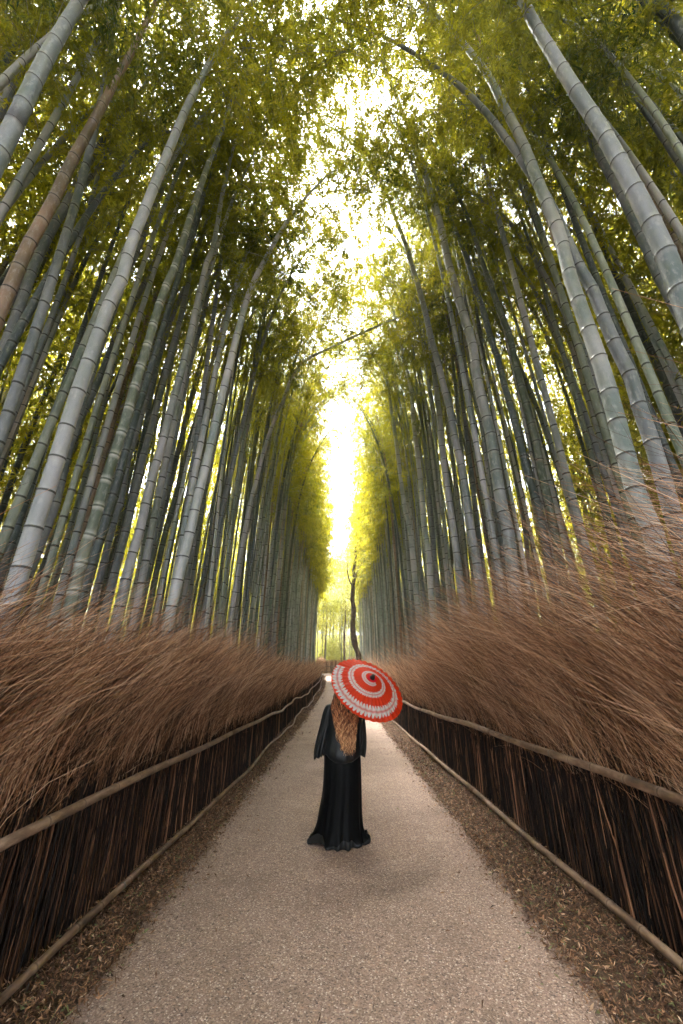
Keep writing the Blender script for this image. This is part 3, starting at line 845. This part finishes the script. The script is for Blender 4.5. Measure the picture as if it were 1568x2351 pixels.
def label_all(items):
    """items: (object, x, y, colour); each described by its colour, range and order from the nearest landmark"""
    groups = {}
    for o, x, y, cname in items:
        side = 'left' if x < 0 else 'right'
        dist = 'near' if y < 7 else ('mid-distance' if y < 15 else 'far')
        px, py = project((x, y, float(ground_z(y)) + 3.5))
        lx, ln = min(LANDMARKS, key=lambda l: abs(l[0] - px) + (2000 if (l[0] < 784) != (x < 0) else 0))
        way = 'left' if px < lx else 'right'
        o['group'] = f'{dist} bamboos on the {side} side'
        groups.setdefault((cname, dist, ln, way), []).append((abs(px - lx), o))
    for (cname, dist, ln, way), v in groups.items():
        v.sort(key=lambda q: q[0])
        for k, (_, o) in enumerate(v):
            o['label'] = f'{ORD[min(k, 15)]}{WORDS[cname]} {dist} bamboo to the {way} of {ln}'

names = ['grey'] * 5 + ['pale'] * 3 + ['slate'] * 5 + ['teal'] * 4 + ['green'] * 3 + ['moss'] * 3 + ['tan'] * 2
PLAN = []
for i, (x, y) in enumerate(ind):
    cname = prng.choice(names)
    if y > 15 and cname in ('teal', 'moss') and prng.random() < .5: cname = 'grey'
    cm, fm, _ = VARIANTS[prng.randrange(8)]
    lab, grp = 'slender bamboo', None
    rt = root('bamboo', (x, y, float(ground_z(y)) - .05), lab, 'bamboo', grp)
    sc = prng.uniform(.88, 1.12); th = prng.uniform(.75, 1.35) * (1.1 if abs(x) < 3.3 else .95)
    base = math.pi if x > 0 else 0.0
    rot = base + prng.gauss(0, .7)
    c = obj('culm', cm.copy(), rt); f = obj('foliage', fm[1 if y > 9 else 0].copy(), rt)
    PLAN.append((rt, x, y, cname))
    bri = prng.uniform(.8, 1.2)
    for o in (c, f):
        o.color = (*[v * bri * prng.uniform(.985, 1.015) for v in COLORS[cname]], 1)
    # the culm's thickness varies about its own axis only at the foot; keep one transform for both
    rt.rotation_euler = (prng.gauss(0, .018), prng.gauss(0, .018), rot)
    ov = prng.uniform(.75, 1.1) if abs(x) > 4.5 else ((prng.uniform(.8, 1.2) if x < 0 else prng.uniform(.6, 1.0)) if y < 6.5 else prng.uniform(.3, .6) if y < 10 else (prng.uniform(.6, .9) if x < 0 else prng.uniform(.5, .75)) if y < 14.5 else (prng.uniform(1.0, 1.55) if x < 0 or y > 34 else prng.uniform(.75, 1.2)))
    c.scale = (ov, 1, sc); f.scale = (ov, 1, sc)
    rt.scale = (1, 1, 1)

label_all(PLAN)

# everything farther off, plus unseen shading culms behind the camera: one mass
def grove_mass():
    pts = [(x, y) for x, y in rest]
    r2 = random.Random(5)
    for side in (-1, 1):
        for _ in range(260):                                  # deep beyond the named culms
            y = -4 + 60 * r2.random()
            x = side * (5.6 + 15 * r2.random() ** 1.3)
            if math.hypot(x, y) > 6.5: pts.append((x, y))
        for _ in range(70):
            pts.append((side * (6.3 + 7 * r2.random()), 1.5 + 13 * r2.random()))
        for _ in range(70):                                  # unseen culms added behind the camera to shade the foreground
            pts.append((side * (3.0 + 6 * r2.random()), -8 + 7 * r2.random()))
        for _ in range(110):                                  # low young growth deep in the grove
            pts.append((side * (11.5 + 11 * r2.random()), -2 + 56 * r2.random()))
    for _ in range(150):                                      # beyond the end of the path
        pts.append((r2.uniform(-18, 18), 53 + 26 * r2.random()))
    for _ in range(26):                                       # slim far stems seen down the avenue
        pts.append((r2.choice((-1, 1)) * (1.0 + 3.4 * r2.random()) - .8, 53 + 12 * r2.random()))
    low = []
    for k in range(8):
        H = 16.5
        rgk = np.random.default_rng(80 + k)
        axis = [(0, 0, 0), (.1, 0, H * .35), (.3, rgk.normal(0, .2), H * .7), (.8, rgk.normal(0, .3), H * .9), (1.8, rgk.normal(0, .4), H)]
        V, Q, nd = culm_arrays(axis, .052, .01, 5, seed=k, rings='low')
        A, _ = spline(axis, 40)
        Vc, Qc, Ic, Tc = crown_mesh('x', A[(13 if k < 4 else 22):][::5].tolist() + [A[-1].tolist()], 300 + k, nbranch=50 if k < 4 else 30, ntwig=7, nleaf=7, reach=1.9, ls=1.95, branches=False)
        low.append((V, Q, nd, Vc, Qc, Tc))
    Vs, Qs, Is, ND, TT, off = [], [], [], [], [], 0
    for x, y in pts:
        V, Q, nd, Vc, Qc, Tc = low[r2.randrange(4) if abs(x) > 6.2 and y > 1.5 or y > 52 else 4 + r2.randrange(4)]
        a = (math.pi if x > 0 else 0) + r2.gauss(0, .9)
        zs = r2.uniform(.3, .9) if abs(x) > 11.5 else r2.uniform(.55, 1.05) if abs(x) > 8 else r2.uniform(.85, 1.1)
        R = np.array([[math.cos(a), -math.sin(a), 0], [math.sin(a), math.cos(a), 0], [0, 0, zs]])
        T = np.array([x, y, float(ground_z(y)) - .05])
        for v, q, m, n_, t_ in ((V, Q, 0, nd, np.zeros(len(V))), (Vc, Qc, 1, np.zeros(len(Vc)), Tc)):
            Vs.append(v @ R.T + T); Qs.append(q + off); off += len(v)
            Is.append(np.full(len(q), m)); ND.append(n_); TT.append(t_)
    me = mesh_np('bamboo_grove', np.vstack(Vs), np.vstack(Qs), [M_CULM_FAR, M_LEAF], np.concatenate(Is), False, {'node': np.concatenate(ND), 'tint': np.concatenate(TT)})
    o = obj('bamboo_grove', me)
    tag(o, 'dense mass of far bamboo stems and leaves filling the depth of the grove, plus unseen shading stems behind', 'bamboo grove', kind='stuff')
    print('mass culms', len(pts), 'verts', off)
grove_mass()
print('spots', len(spots), 'ind', len(ind))
if False:
    for q in TR: print('%.2f %.2f %.3f %s' % q)

# ------------------------------------------------------------------ the crooked bare tree and its neighbours at the far end
def P3(x, y, Yp):
    r = ray(x, y); return Vector((0, 0, CAM_H)) + r * (Yp / r.y)

def limb_mesh(lines):
    Vs, Qs, off = [], [], 0
    for pts, r0, r1 in lines:
        C, L = spline([tuple(p) for p in pts], max(8, len(pts) * 5))
        R = np.linspace(r0, r1, len(C)) * (1 + .08 * rng.normal(size=len(C)))
        V, Q = tubes(C[None], R[None], 8 if r0 > .05 else 5)
        Vs.append(V); Qs.append(Q + off); off += len(V)
    return np.vstack(Vs), np.vstack(Qs)

def foliage_cloud(centers, n, size, ls, seed):
    rg = np.random.default_rng(seed)
    c = np.array(centers)[rg.integers(0, len(centers), n)] + rg.normal(0, 1, (n, 3)) * size
    d = rg.normal(0, 1, (n, 3)); d /= np.linalg.norm(d, axis=1, keepdims=True)
    L = rg.uniform(.6, 1.2, n) * ls
    V = leaf_quads(c, d, L, L * .55)
    return V, np.arange(n * 4).reshape(n, 4), np.repeat(rg.random(n), 4)

def crooked_tree():
    Yp = 34.5
    p = lambda x, y, dy=0: P3(x, y, Yp + dy)
    foot = P3(826, 1525, Yp); foot.z = float(ground_z(Yp)) - .1
    r = root('crooked_tree', foot, 'dark crooked nearly bare tree rising behind the red parasol', 'tree')
    inv = -foot
    T = [([foot, p(824,1510), p(815,1480), p(810,1440), p(812,1400), p(809,1375), p(811,1345), p(813,1328)], .30, .22),
         ([p(813,1330), p(818,1318), p(825,1305), p(830,1296)], .18, .13),
         ([p(813,1330), p(812,1308), p(816,1285), p(817,1262), p(820,1247), p(825,1238)], .18, .13)]
    B = [([p(825,1238), p(830,1226), p(830,1208), p(832,1190), p(836,1178), p(834,1150), p(836,1125)], .14, .04),
         ([p(820,1250), p(819,1230), p(814,1208), p(800,1192), p(780,1180), p(765,1172)], .07, .02),
         ([p(819,1228), p(818,1205), p(808,1180), p(803,1160), p(802,1130)], .06, .02),
         ([p(830,1296), p(842,1288), p(850,1278), p(858,1262), p(862,1240)], .12, .05),
         ([p(826,1243), p(836,1255), p(846,1270)], .11, .10),
         ([p(812,1348), p(803,1335), p(798,1315), p(797,1295), p(800,1280)], .07, .02),
         ([p(836,1178), p(846,1160), p(856,1145)], .06, .02),
         ([p(855,1290), p(864,1310), p(868,1335), p(872,1380)], .08, .13),
         ([p(850,1278), p(875,1262), p(890,1258)], .09, .04)]
    T = [(a, b * .84, c * .84) for a, b, c in T]; B = [(a, b * 1.15, c * 1.25) for a, b, c in B]
    V, Q = limb_mesh(T); tr = obj('trunk', mesh_np('trunk', V + np.array(inv), Q, [M_BARK]), r)
    V, Q = limb_mesh(B); obj('branches', mesh_np('branches', V + np.array(inv), Q, [M_BARK]), tr)
    cs = [p(795,1290), p(790,1265), p(805,1240), p(850,1285), p(800,1170), p(840,1130), p(780,1300), p(858,1240), p(815,1200)]
    V, Q, t = foliage_cloud([tuple(c) for c in cs], 1300, .55, .13, 3)
    obj('crown', mesh_np('crown', V + np.array(inv), Q, [M_FARTREE], smooth=False, attrs={'tint': t}), r)
crooked_tree()

def slim_tree(x, ytop, Yp, rad, label, seed):
    foot = P3(x, 1535, Yp); foot.z = float(ground_z(Yp)) - .1
    top = P3(x + 2, ytop, Yp)
    r = root('slim_tree', foot, label, 'tree')
    rg = random.Random(seed)
    pts = [foot + (top - foot) * (i / 5) + Vector((rg.gauss(0, .08), 0, 0)) * (i > 0) for i in range(6)]
    V, Q = limb_mesh([(pts, rad, rad * .45)]); obj('trunk', mesh_np('trunk', V - np.array(foot), Q, [M_BARK]), r)
    cs = [tuple(top + Vector((rg.gauss(0, 1.2), rg.gauss(0, 1.0), rg.gauss(0, 1.5)))) for _ in range(14)]
    V, Q, t = foliage_cloud(cs, 4200, .55, .17, seed)
    obj('crown', mesh_np('crown', V - np.array(foot), Q, [M_FARTREE], smooth=False, attrs={'tint': t}), r)
slim_tree(790, 1380, 52.5, .17, 'stout pale straight trunk left of the crooked tree at the path end', 4)
slim_tree(747, 1400, 52.0, .08, 'thin dark leafy tree above the distant end of the left fence', 6)

def far_wood():
    rg = np.random.default_rng(77)
    n = 90
    cs = np.stack([rg.uniform(-26, 26, n), rg.uniform(78, 96, n), rg.uniform(1, 12, n)], 1)
    cs[:, 2] += ground_z(cs[:, 1])
    cs2 = np.stack([rg.uniform(-3.2, 3.0, 26), rg.uniform(54, 62, 26), rg.uniform(.6, 3.6, 26)], 1)
    cs2[:, 2] += ground_z(cs2[:, 1])
    V1, Q1, t1 = foliage_cloud(cs.tolist(), 60000, 1.9, .42, 12)
    V2, Q2, t2 = foliage_cloud(cs2.tolist(), 16000, .7, .2, 13)
    lines = []
    for i in range(60):
        x = rg.uniform(-24, 24); y = rg.uniform(74, 92); g_ = float(ground_z(y))
        lines.append(([Vector((x, y, g_ - .1)), Vector((x + rg.normal(0, .3), y, g_ + 5)), Vector((x + rg.normal(0, .8), y, g_ + 11))], rg.uniform(.08, .2), .05))
    V3, Q3 = limb_mesh(lines)
    V = np.vstack([V1, V2, V3]); Q = np.vstack([Q1, Q2 + len(V1), Q3 + len(V1) + len(V2)])
    mi = np.concatenate([np.zeros(len(Q1) + len(Q2), int), np.ones(len(Q3), int)])
    o = obj('far_wood', mesh_np('far_wood', V, Q, [M_FARTREE, M_BARK], mi, False, {'tint': np.concatenate([t1, t2, np.zeros(len(V3))])}))
    tag(o, 'pale yellow-green woodland closing the view beyond the end of the path', 'woodland', kind='stuff')
far_wood()

# air: pale haze filling the avenue
hz = bpy.data.meshes.new('haze')
x0, x1, y0, y1, z0, z1 = -45, 45, -14, 104, -1.2, 24
hz.from_pydata([(x, y, z) for x in (x0, x1) for y in (y0, y1) for z in (z0, z1)], [], [(0, 1, 3, 2), (4, 6, 7, 5), (0, 4, 5, 1), (2, 3, 7, 6), (0, 2, 6, 4), (1, 5, 7, 3)])
hm = bpy.data.materials.new('haze_air'); hm.use_nodes = True; hn = hm.node_tree; hn.nodes.clear()
ho = hn.nodes.new('ShaderNodeOutputMaterial'); hv = hn.nodes.new('ShaderNodeVolumePrincipled')
hv.inputs['Color'].default_value = (.95, .96, .90, 1); hv.inputs['Density'].default_value = HAZE
hn.links.new(hv.outputs[0], ho.inputs['Volume'])
hz.materials.append(hm)
tag(obj('haze', hz), 'thin pale haze filling the avenue', 'haze', kind='stuff')

# ------------------------------------------------------------------ parasol
PC = Vector((.285, 4.72, 1.462)); PN = Vector((.345, -.64, .685)).normalized(); PR, PH = .425, .165
def parasol():
    r = root('paper_parasol', PC, 'open red paper parasol with a white spiral, resting over her shoulder', 'parasol')
    u = Vector((1, 0, 0)); u = (u - PN * u.dot(PN)).normalized(); v = PN.cross(u)       # v points up the picture
    na, nr = 432, 110; ribs = 36
    a = np.arange(na) * 2 * math.pi / na; rr = np.linspace(0.02, 1, nr)
    A, R = np.meshgrid(a, rr, indexing='ij')
    fold = np.cos(A * ribs)
    scal = 1 - .004 * (1 - fold) * (R ** 3)
    h = PH * (1 - R ** 1.12) + .006 * fold * R
    X = PR * R * np.cos(A) * scal; Yv = PR * R * np.sin(A) * scal
    V = X[..., None] * np.array(u) + Yv[..., None] * np.array(v) + h[..., None] * np.array(PN)
    # spiral: clockwise as seen from outside, starting low right of the hub
    start = math.radians(-52)
    phi = np.mod(start - A, 2 * math.pi)
    white = np.zeros_like(R); pink = np.zeros_like(R)
    for turn in range(3):
        q = phi + turn * 2 * math.pi
        turns = q / (2 * math.pi)
        rc = np.interp(turns, [0, .1, .35, .6, .85, 1.1, 1.35, 1.6, 1.85, 2.1, 2.45], [.16, .18, .21, .27, .35, .43, .52, .63, .73, .80, .88])
        hw = np.interp(turns, [0, .1, 1.1, 1.85, 2.1, 2.45], [.03, .042, .058, .078, .115, .10])
        ok = (turns < 2.45)
        d = (R - rc) / hw
        petals = np.abs(np.sin(A * 29 + np.abs(d) * .8)) ** .55
        lim = .22 + .98 * petals
        inside = (np.abs(d) < lim) & ok
        white = np.maximum(white, inside * 1.0)
        pink = np.maximum(pink, inside * np.clip(1 - np.abs(d) * 2.4, 0, 1) * .95)
    red = np.stack([np.full_like(R, .95), np.where(R < .13, .006, .065), np.where(R < .13, .03, .014)], -1)
    ang = np.cos(A - math.radians(120)) * .5 + .5
    wh = np.array([.93, .90, .89]); pk = np.array([.85, .22, .20])
    cw = wh * (1 - pink[..., None]) + pk * pink[..., None]
    C = red * (1 - white[..., None]) + cw * white[..., None]
    C = C * (1 - .18 * (np.cos(A * ribs) > .93) * (R > .1))[..., None]  # shadows of the ribs showing through, darkened into the paper colour
    C4 = np.concatenate([C, np.ones(C.shape[:2] + (1,))], -1)
    idx = np.arange(na * nr).reshape(na, nr); nx = np.roll(idx, -1, 0)
    Q = np.stack([idx[:, :-1], nx[:, :-1], nx[:, 1:], idx[:, 1:]], -1).reshape(-1, 4)
    m = bpy.data.materials.new('oiled_paper'); m.use_nodes = True; nt = m.node_tree; b = nt.nodes['Principled BSDF']
    at = N(nt, 'ShaderNodeAttribute', attribute_name='paint_rib_shade'); nt.links.new(at.outputs['Color'], b.inputs['Base Color'])
    b.inputs['Roughness'].default_value = .45; b.inputs['Specular IOR Level'].default_value = .3
    t = N(nt, 'ShaderNodeBsdfTranslucent'); nt.links.new(at.outputs['Color'], t.inputs[0])
    mx = N(nt, 'ShaderNodeMixShader', Fac=.66)
    nt.links.new(b.outputs[0], mx.inputs[1]); nt.links.new(t.outputs[0], mx.inputs[2]); nt.links.new(mx.outputs[0], nt.nodes['Material Output'].inputs[0])
    obj('canopy', mesh_np('canopy', V.reshape(-1, 3), Q, [m], attrs={'paint_rib_shade': C4.reshape(-1, 4)}), r)
    P = []
    for k in range(ribs):
        al = (k) * 2 * math.pi / ribs
        d = np.array(u) * math.cos(al) + np.array(v) * math.sin(al)
        pts = [d * PR * s + np.array(PN) * (PH * (1 - min(s, 1.0) ** 1.12) - .004 - (.01 if s > 1 else 0)) for s in (.04, .35, .7, 1.0, 1.035)]
        V, Q = tubes(np.array([pts]), np.full((1, 5), .0022), 5)
        obj('rib', mesh_np('rib', V, Q, [M_POLE]), r)
    pn = np.array(PN)
    pole = np.array([pn * (PH - .0), pn * .0, pn * -.5, pn * -.86])
    V, Q = tubes(pole[None], np.array([[.007, .007, .0075, .009]]), 10); obj('pole', mesh_np('pole', V, Q, [M_POLE]), r)
    cap = np.array([pn * (PH - .022), pn * (PH - .018), pn * (PH + .004), pn * (PH + .024), pn * (PH + .036), pn * (PH + .038)])
    V, Q = tubes(cap[None], np.array([[.018, .036, .026, .019, .013, .001]]), 16); obj('hub_cap', mesh_np('hub_cap', V, Q, [M_BLACK]), r)
parasol()

# ------------------------------------------------------------------ the woman, seen from behind
PX, PY = .015, 4.98
def person():
    r = root('person', (PX, PY, 0), 'person seen from behind in a long black satin robe, parasol over the shoulder', 'person')
    gz = .026
    # --- body: one skin surface posed holding the parasol's pole with both hands
    vs, es, rad = [], [], []
    def chain(pts, start=None):
        prev = start
        for (x, y, z, q) in pts:
            vs.append((x, y, z)); rad.append(q); i = len(vs) - 1
            if prev is not None: es.append((prev, i))
            prev = i
        return prev
    pelvis = chain([(0, 0, .84, .12)])
    chest = chain([(0, .005, .96, .105), (0, .01, 1.08, .12), (0, .005, 1.20, .115)], pelvis)
    neck = chain([(.005, .0, 1.285, .05), (.005, .008, 1.35, .046)], chest)
    head = chain([(.005, .02, 1.405, .062), (.005, .015, 1.465, .080), (.005, .01, 1.515, .075)], neck)
    jaw = len(vs) - 3; cran = len(vs) - 2
    chain([(.005, .105, 1.43, .012)], cran); chain([(.005, .085, 1.385, .02)], jaw)          # nose, chin
    chain([(.083, .01, 1.44, .012)], cran); chain([(-.073, .01, 1.44, .012)], cran)          # ears
    for s in (-1, 1):
        chain([(s * .075, 0, .78, .095), (s * .08, .01, .44, .062), (s * .08, 0, .08, .038), (s * .08, .12, .045, .03)], pelvis)
    pp = lambda t: PC - PN * t - Vector((PX, PY, 0))
    rh, lh = pp(.60), pp(.72)
    wr_r = rh + Vector((.055, -.03, -.03)); wr_l = lh + Vector((-.06, -.03, -.02))
    a = chain([(.10, 0, 1.24, .055), (.155, -.005, 1.225, .052), (.215, .0, 1.0, .038), (wr_r.x, wr_r.y, wr_r.z, .024)], chest)
    b = chain([(-.10, 0, 1.24, .055), (-.155, -.005, 1.225, .052), (-.225, .03, .99, .038), (wr_l.x, wr_l.y, wr_l.z, .024)], chest)
    ax = -PN
    for wrist, hpos, s in ((a, rh, 1), (b, lh, -1)):
        w = Vector(vs[wrist]); to = (hpos - w); to = (to - ax * to.dot(ax)).normalized()
        side = ax.cross(to)
        palm = w + to * .035
        pi_ = chain([(palm.x, palm.y, palm.z, .019)], wrist)
        for k in range(4):
            o = palm + ax * (.018 * (k - 1.5)) + to * .022
            L = (.9, 1.0, .95, .75)[k]
            f1 = o + to * .028 * L + side * s * .014; f2 = o + to * .036 * L - side * s * .014; f3 = f2 - to * .020 * L - side * s * .008
            chain([(*o, .009), (*f1, .0085), (*f2, .008), (*f3, .007)], pi_)
        th = palm - ax * .030; chain([(*th, .011), (*(th + to * .03 - side * s * .008), .009), (*(th + to * .045 - side * s * .02), .008)], pi_)
    me = bpy.data.meshes.new('body'); me.from_pydata(vs, es, []); me.materials.append(M_SKIN)
    body = obj('body', me, r)
    sk = body.modifiers.new('skin', 'SKIN'); sk.use_smooth_shade = True
    for i, q in enumerate(rad): me.skin_vertices[0].data[i].radius = (q, q * (.78 if i in (0, 1, 2, 3) else 1))
    me.skin_vertices[0].data[0].use_root = True
    sub = body.modifiers.new('smooth', 'SUBSURF'); sub.levels = 1; sub.render_levels = 2

    # --- loft helper
    def loft(rings, n, mod, name, material, cap=False, thick=0):
        m = len(rings); th = np.arange(n) * 2 * math.pi / n
        V = np.zeros((m, n, 3))
        for i, (z, cx, cy, rx, ry) in enumerate(rings):
            k, dz = mod(i / (m - 1), th)
            V[i, :, 0] = cx + rx * k * np.cos(th); V[i, :, 1] = cy + ry * k * np.sin(th); V[i, :, 2] = z + dz
        idx = np.arange(m * n).reshape(m, n); nx = np.roll(idx, -1, 1)
        Q = np.stack([idx[:-1], nx[:-1], nx[1:], idx[1:]], -1).reshape(-1, 4)
        o = obj(name, mesh_np(name, V.reshape(-1, 3), Q, [material]), r)
        if thick:
            so = o.modifiers.new('cloth', 'SOLIDIFY'); so.thickness = thick; so.offset = -1
        return o
    def rings_from(keys, n):
        K = np.array(keys, dtype=float); t = np.linspace(0, 1, len(K)); u = np.linspace(0, 1, n)
        C, _ = spline(K, 300)
        return [tuple(C[int(i)]) for i in np.linspace(0, 299, n)]
    # skirt of the robe
    K = [(.86, 0, .01, .175, .13), (.80, -.005, .01, .195, .15), (.65, -.005, .01, .200, .17), (.45, -.010, .01, .206, .19), (.28, -.026, .01, .222, .205), (.14, -.036, 0, .240, .225), (.06, -.042, -.005, .256, .245), (.034, -.045, -.01, .268, .262)]
    def skirt_mod(f, th):
        fo = .018 * np.sin(7 * th + .6 + f) + .014 * np.sin(12 * th + 2 + 1.2 * f) + .010 * np.sin(19 * th)
        k = 1 + fo * (.25 + 1.1 * f)
        w = np.clip((f - .80) / .2, 0, 1) ** 1.6
        k = k + w * (.20 * np.exp(-((np.angle(np.exp(1j * (th - math.pi * 1.04)))) / .26) ** 2) + .26 * np.exp(-((np.angle(np.exp(1j * (th + .30)))) / .19) ** 2)
                     - .07 * np.exp(-((np.angle(np.exp(1j * (th + 2.4)))) / .22) ** 2) + .05 * np.sin(9 * th + 1) + .04 * np.sin(15 * th))
        dz = w * (.018 * np.abs(np.sin(8 * th + .4)) + .03 * np.exp(-((np.angle(np.exp(1j * (th + 2.35)))) / .3) ** 2)) * (f > .86)
        return k, dz
    loft(rings_from(K, 70), 220, skirt_mod, 'skirt', M_CLOTH, thick=.003)
    # satin band round the hem, turned over here and there
    def hem_mod(f, th):
        k, dz = skirt_mod(1.0, th)
        return k * (1.006 + .016 * math.sin(math.pi * f)), dz * (1 - f * .3) + .035 * (1 - f) * (1 + .8 * np.sin(5 * th + 1.5)) - .006 * f
    loft([(.03, -.045, -.01, .268, .262) for i in range(6)], 220, hem_mod, 'hem', M_SATIN)
    # jacket: shoulders to the rounded, bloused lower edge
    K = [(1.335, .005, .0, .055, .055), (1.315, .005, -.002, .085, .066), (1.292, .004, -.005, .135, .085), (1.262, .004, -.005, .178, .105), (1.21, .004, -.005, .192, .122),
         (1.10, .004, 0, .186, .128), (1.0, .003, 0, .182, .128), (.90, .003, 0, .196, .150), (.83, .002, -.005, .208, .172), (.785, .002, -.005, .204, .170), (.765, .002, 0, .18, .15), (.775, .002, 0, .165, .135)]
    def jacket_mod(f, th):
        w = np.clip((f - .5) / .5, 0, 1)
        k = 1 + .012 * np.sin(5 * th + 4 * f) + .014 * np.sin(9 * th + 1 + 2 * f) * w + .018 * np.sin(13 * th + 9 * f) * w
        dz = -.045 * w ** 2 * np.clip(-np.sin(th), 0, 1) + .05 * w ** 2 * np.abs(np.cos(th)) ** 3
        return k, dz
    loft(rings_from(K, 60), 160, jacket_mod, 'jacket', M_SATIN, thick=.003)
    for s, K in ((-1, [(1.290, -.105, -.002, .040, .050), (1.270, -.138, -.003, .056, .066), (1.20, -.168, .0, .058, .080), (1.08, -.194, .01, .060, .092), (.95, -.222, .02, .068, .110), (.86, -.240, .025, .074, .122), (.795, -.250, .025, .070, .125)]),
                 (1, [(1.285, .115, -.002, .045, .055), (1.265, .150, -.003, .060, .072), (1.20, .184, .0, .055, .085), (1.08, .204, .03, .048, .10), (.95, .212, .05, .046, .115), (.86, .210, .06, .044, .125), (.80, .204, .06, .036, .12)])):
        jag = np.random.default_rng(3).normal(0, .006, 120)
        def sl(f, th, s=s, jag=jag):
            k = 1 + .13 * np.sin(4 * th + 1 + 2.2 * f) * f + .09 * np.sin(7 * th + 2 + f) * f + .05 * np.sin(11 * th + 5 * f) * f
            dz = -.028 * f ** 6 * (np.cos(th) * -s * -1 + .6) + (f > .985) * jag * (1.6 if s < 0 else .4)
            return k, dz
        loft(rings_from(K, 46), 120, sl, 'sleeve', M_SATIN, thick=.002)
    # feet hidden by the hem: shoes
    for s in (-1, 1):
        V, Q = tubes(np.array([[(s * .08, -.05, .045), (s * .08, -.02, .05), (s * .08, .08, .045), (s * .08, .17, .035), (s * .08, .19, .034)]]), np.array([[.012, .042, .04, .034, .008]]), 12)
        obj('shoe', mesh_np('shoe', V, Q, [M_BLACK]), r)

    # --- hair: a cap over the skull and long wavy locks down the back
    n = 24
    rg = np.random.default_rng(21)
    hx, hy, hz = .005, .005, 1.485
    ths = np.linspace(0, math.pi * .80, 14); ph = np.linspace(0, 2 * math.pi, 40, endpoint=False)
    Th, Ph = np.meshgrid(ths, ph, indexing='ij')
    keep = np.clip(1 - .25 * np.clip(np.sin(Ph), 0, 1) * (Th > 1.2), 0, 1)
    V = np.stack([hx + .092 * np.sin(Th) * np.cos(Ph), hy + .105 * np.sin(Th) * np.sin(Ph) * keep - .005, hz + .105 * np.cos(Th)], -1)
    idx = np.arange(V[..., 0].size).reshape(14, 40); nx = np.roll(idx, -1, 1)
    Q = np.stack([idx[:-1], nx[:-1], nx[1:], idx[1:]], -1)
    front = (np.sin(ph) > .35)[None, :] & (ths[:-1] > 1.15)[:, None]
    Q = Q[~front]
    hair = obj('hair', mesh_np('hair', V.reshape(-1, 3), Q.reshape(-1, 4), [M_HAIR], attrs={'tint': np.full(14 * 40, .16)}), r)
    L = 620; K = 44
    a0 = rg.uniform(-math.pi * 1.02, math.pi * .02, L)                  # round the back of the head
    side = np.cos(a0)
    layer = rg.random(L)
    t = np.linspace(0, 1, K)[None, :]
    end_z = np.clip(.80 + .22 * rg.random(L) ** 1.5 + .20 * np.abs(side) ** 2 * rg.random(L) + (side < -.6) * .1, .78, 1.2)
    xs0 = hx + side * .095
    spread = np.where(side < 0, -.150, .165) * np.abs(side) ** .8 + rg.normal(0, .012, L)
    endx = .045 + .072 * side + rg.normal(0, .018, L)
    zt = 1.54 + (end_z[:, None] - 1.54) * t
    fx = np.clip((1.54 - zt) / .76, 0, 1)
    wgt = np.interp(fx, [0, .12, .35, .6, 1], [0, .25, 1, .75, 0])
    X = xs0[:, None] * (1 - fx) + endx[:, None] * fx
    X = X * (1 - wgt * .8) + (spread[:, None] * np.interp(fx, [0, .35, .7, 1], [.7, 1, .72, .5]) + .012 + .02 * fx) * wgt * .8
    yb = hy + np.sin(np.minimum(a0, 0)) * .11 - .004
    Yb = yb[:, None] * np.interp(fx, [0, .1], [1, 1]) * (1 - np.clip(fx * 3, 0, 1)) + (-(.135 + .028 * layer[:, None] + .03 * np.interp(fx, [.4, 1], [0, 1]))) * np.clip(fx * 3, 0, 1)
    Yb = np.where(fx < .33, np.minimum(Yb, yb[:, None] * .9), Yb)
    amp = np.interp(fx, [0, .15, .4, 1], [.0, .002, .010, .016]) * (.5 + rg.random(L))[:, None]
    lockph = np.round(a0 * 5) * 1.7
    wave = np.sin(zt * (52 + 8 * rg.random(L)[:, None]) + lockph[:, None] + rg.normal(0, .5, L)[:, None])
    X = X + amp * wave
    Yb = Yb + amp * .8 * np.cos(zt * 50 + lockph[:, None] + 1)
    P = np.stack([X, Yb, zt], -1)
    R = (.0022 + .0028 * rg.random(L))[:, None] * np.interp(t, [0, .1, .8, 1], [.6, 1, .9, .15])
    V, Q = tubes(P, R, 4)
    tint = np.clip(.10 + .76 * np.interp(fx, [0, .25, .7, 1], [0, .25, .8, .95]) + rg.normal(0, .24, L)[:, None] * np.interp(fx, [0, .3, 1], [.3, 1, 1]), 0, 1)
    obj('hair_locks', mesh_np('hair_locks', V, Q, [M_HAIR], attrs={'tint': np.repeat(tint.ravel(), 4)}), r)
person()
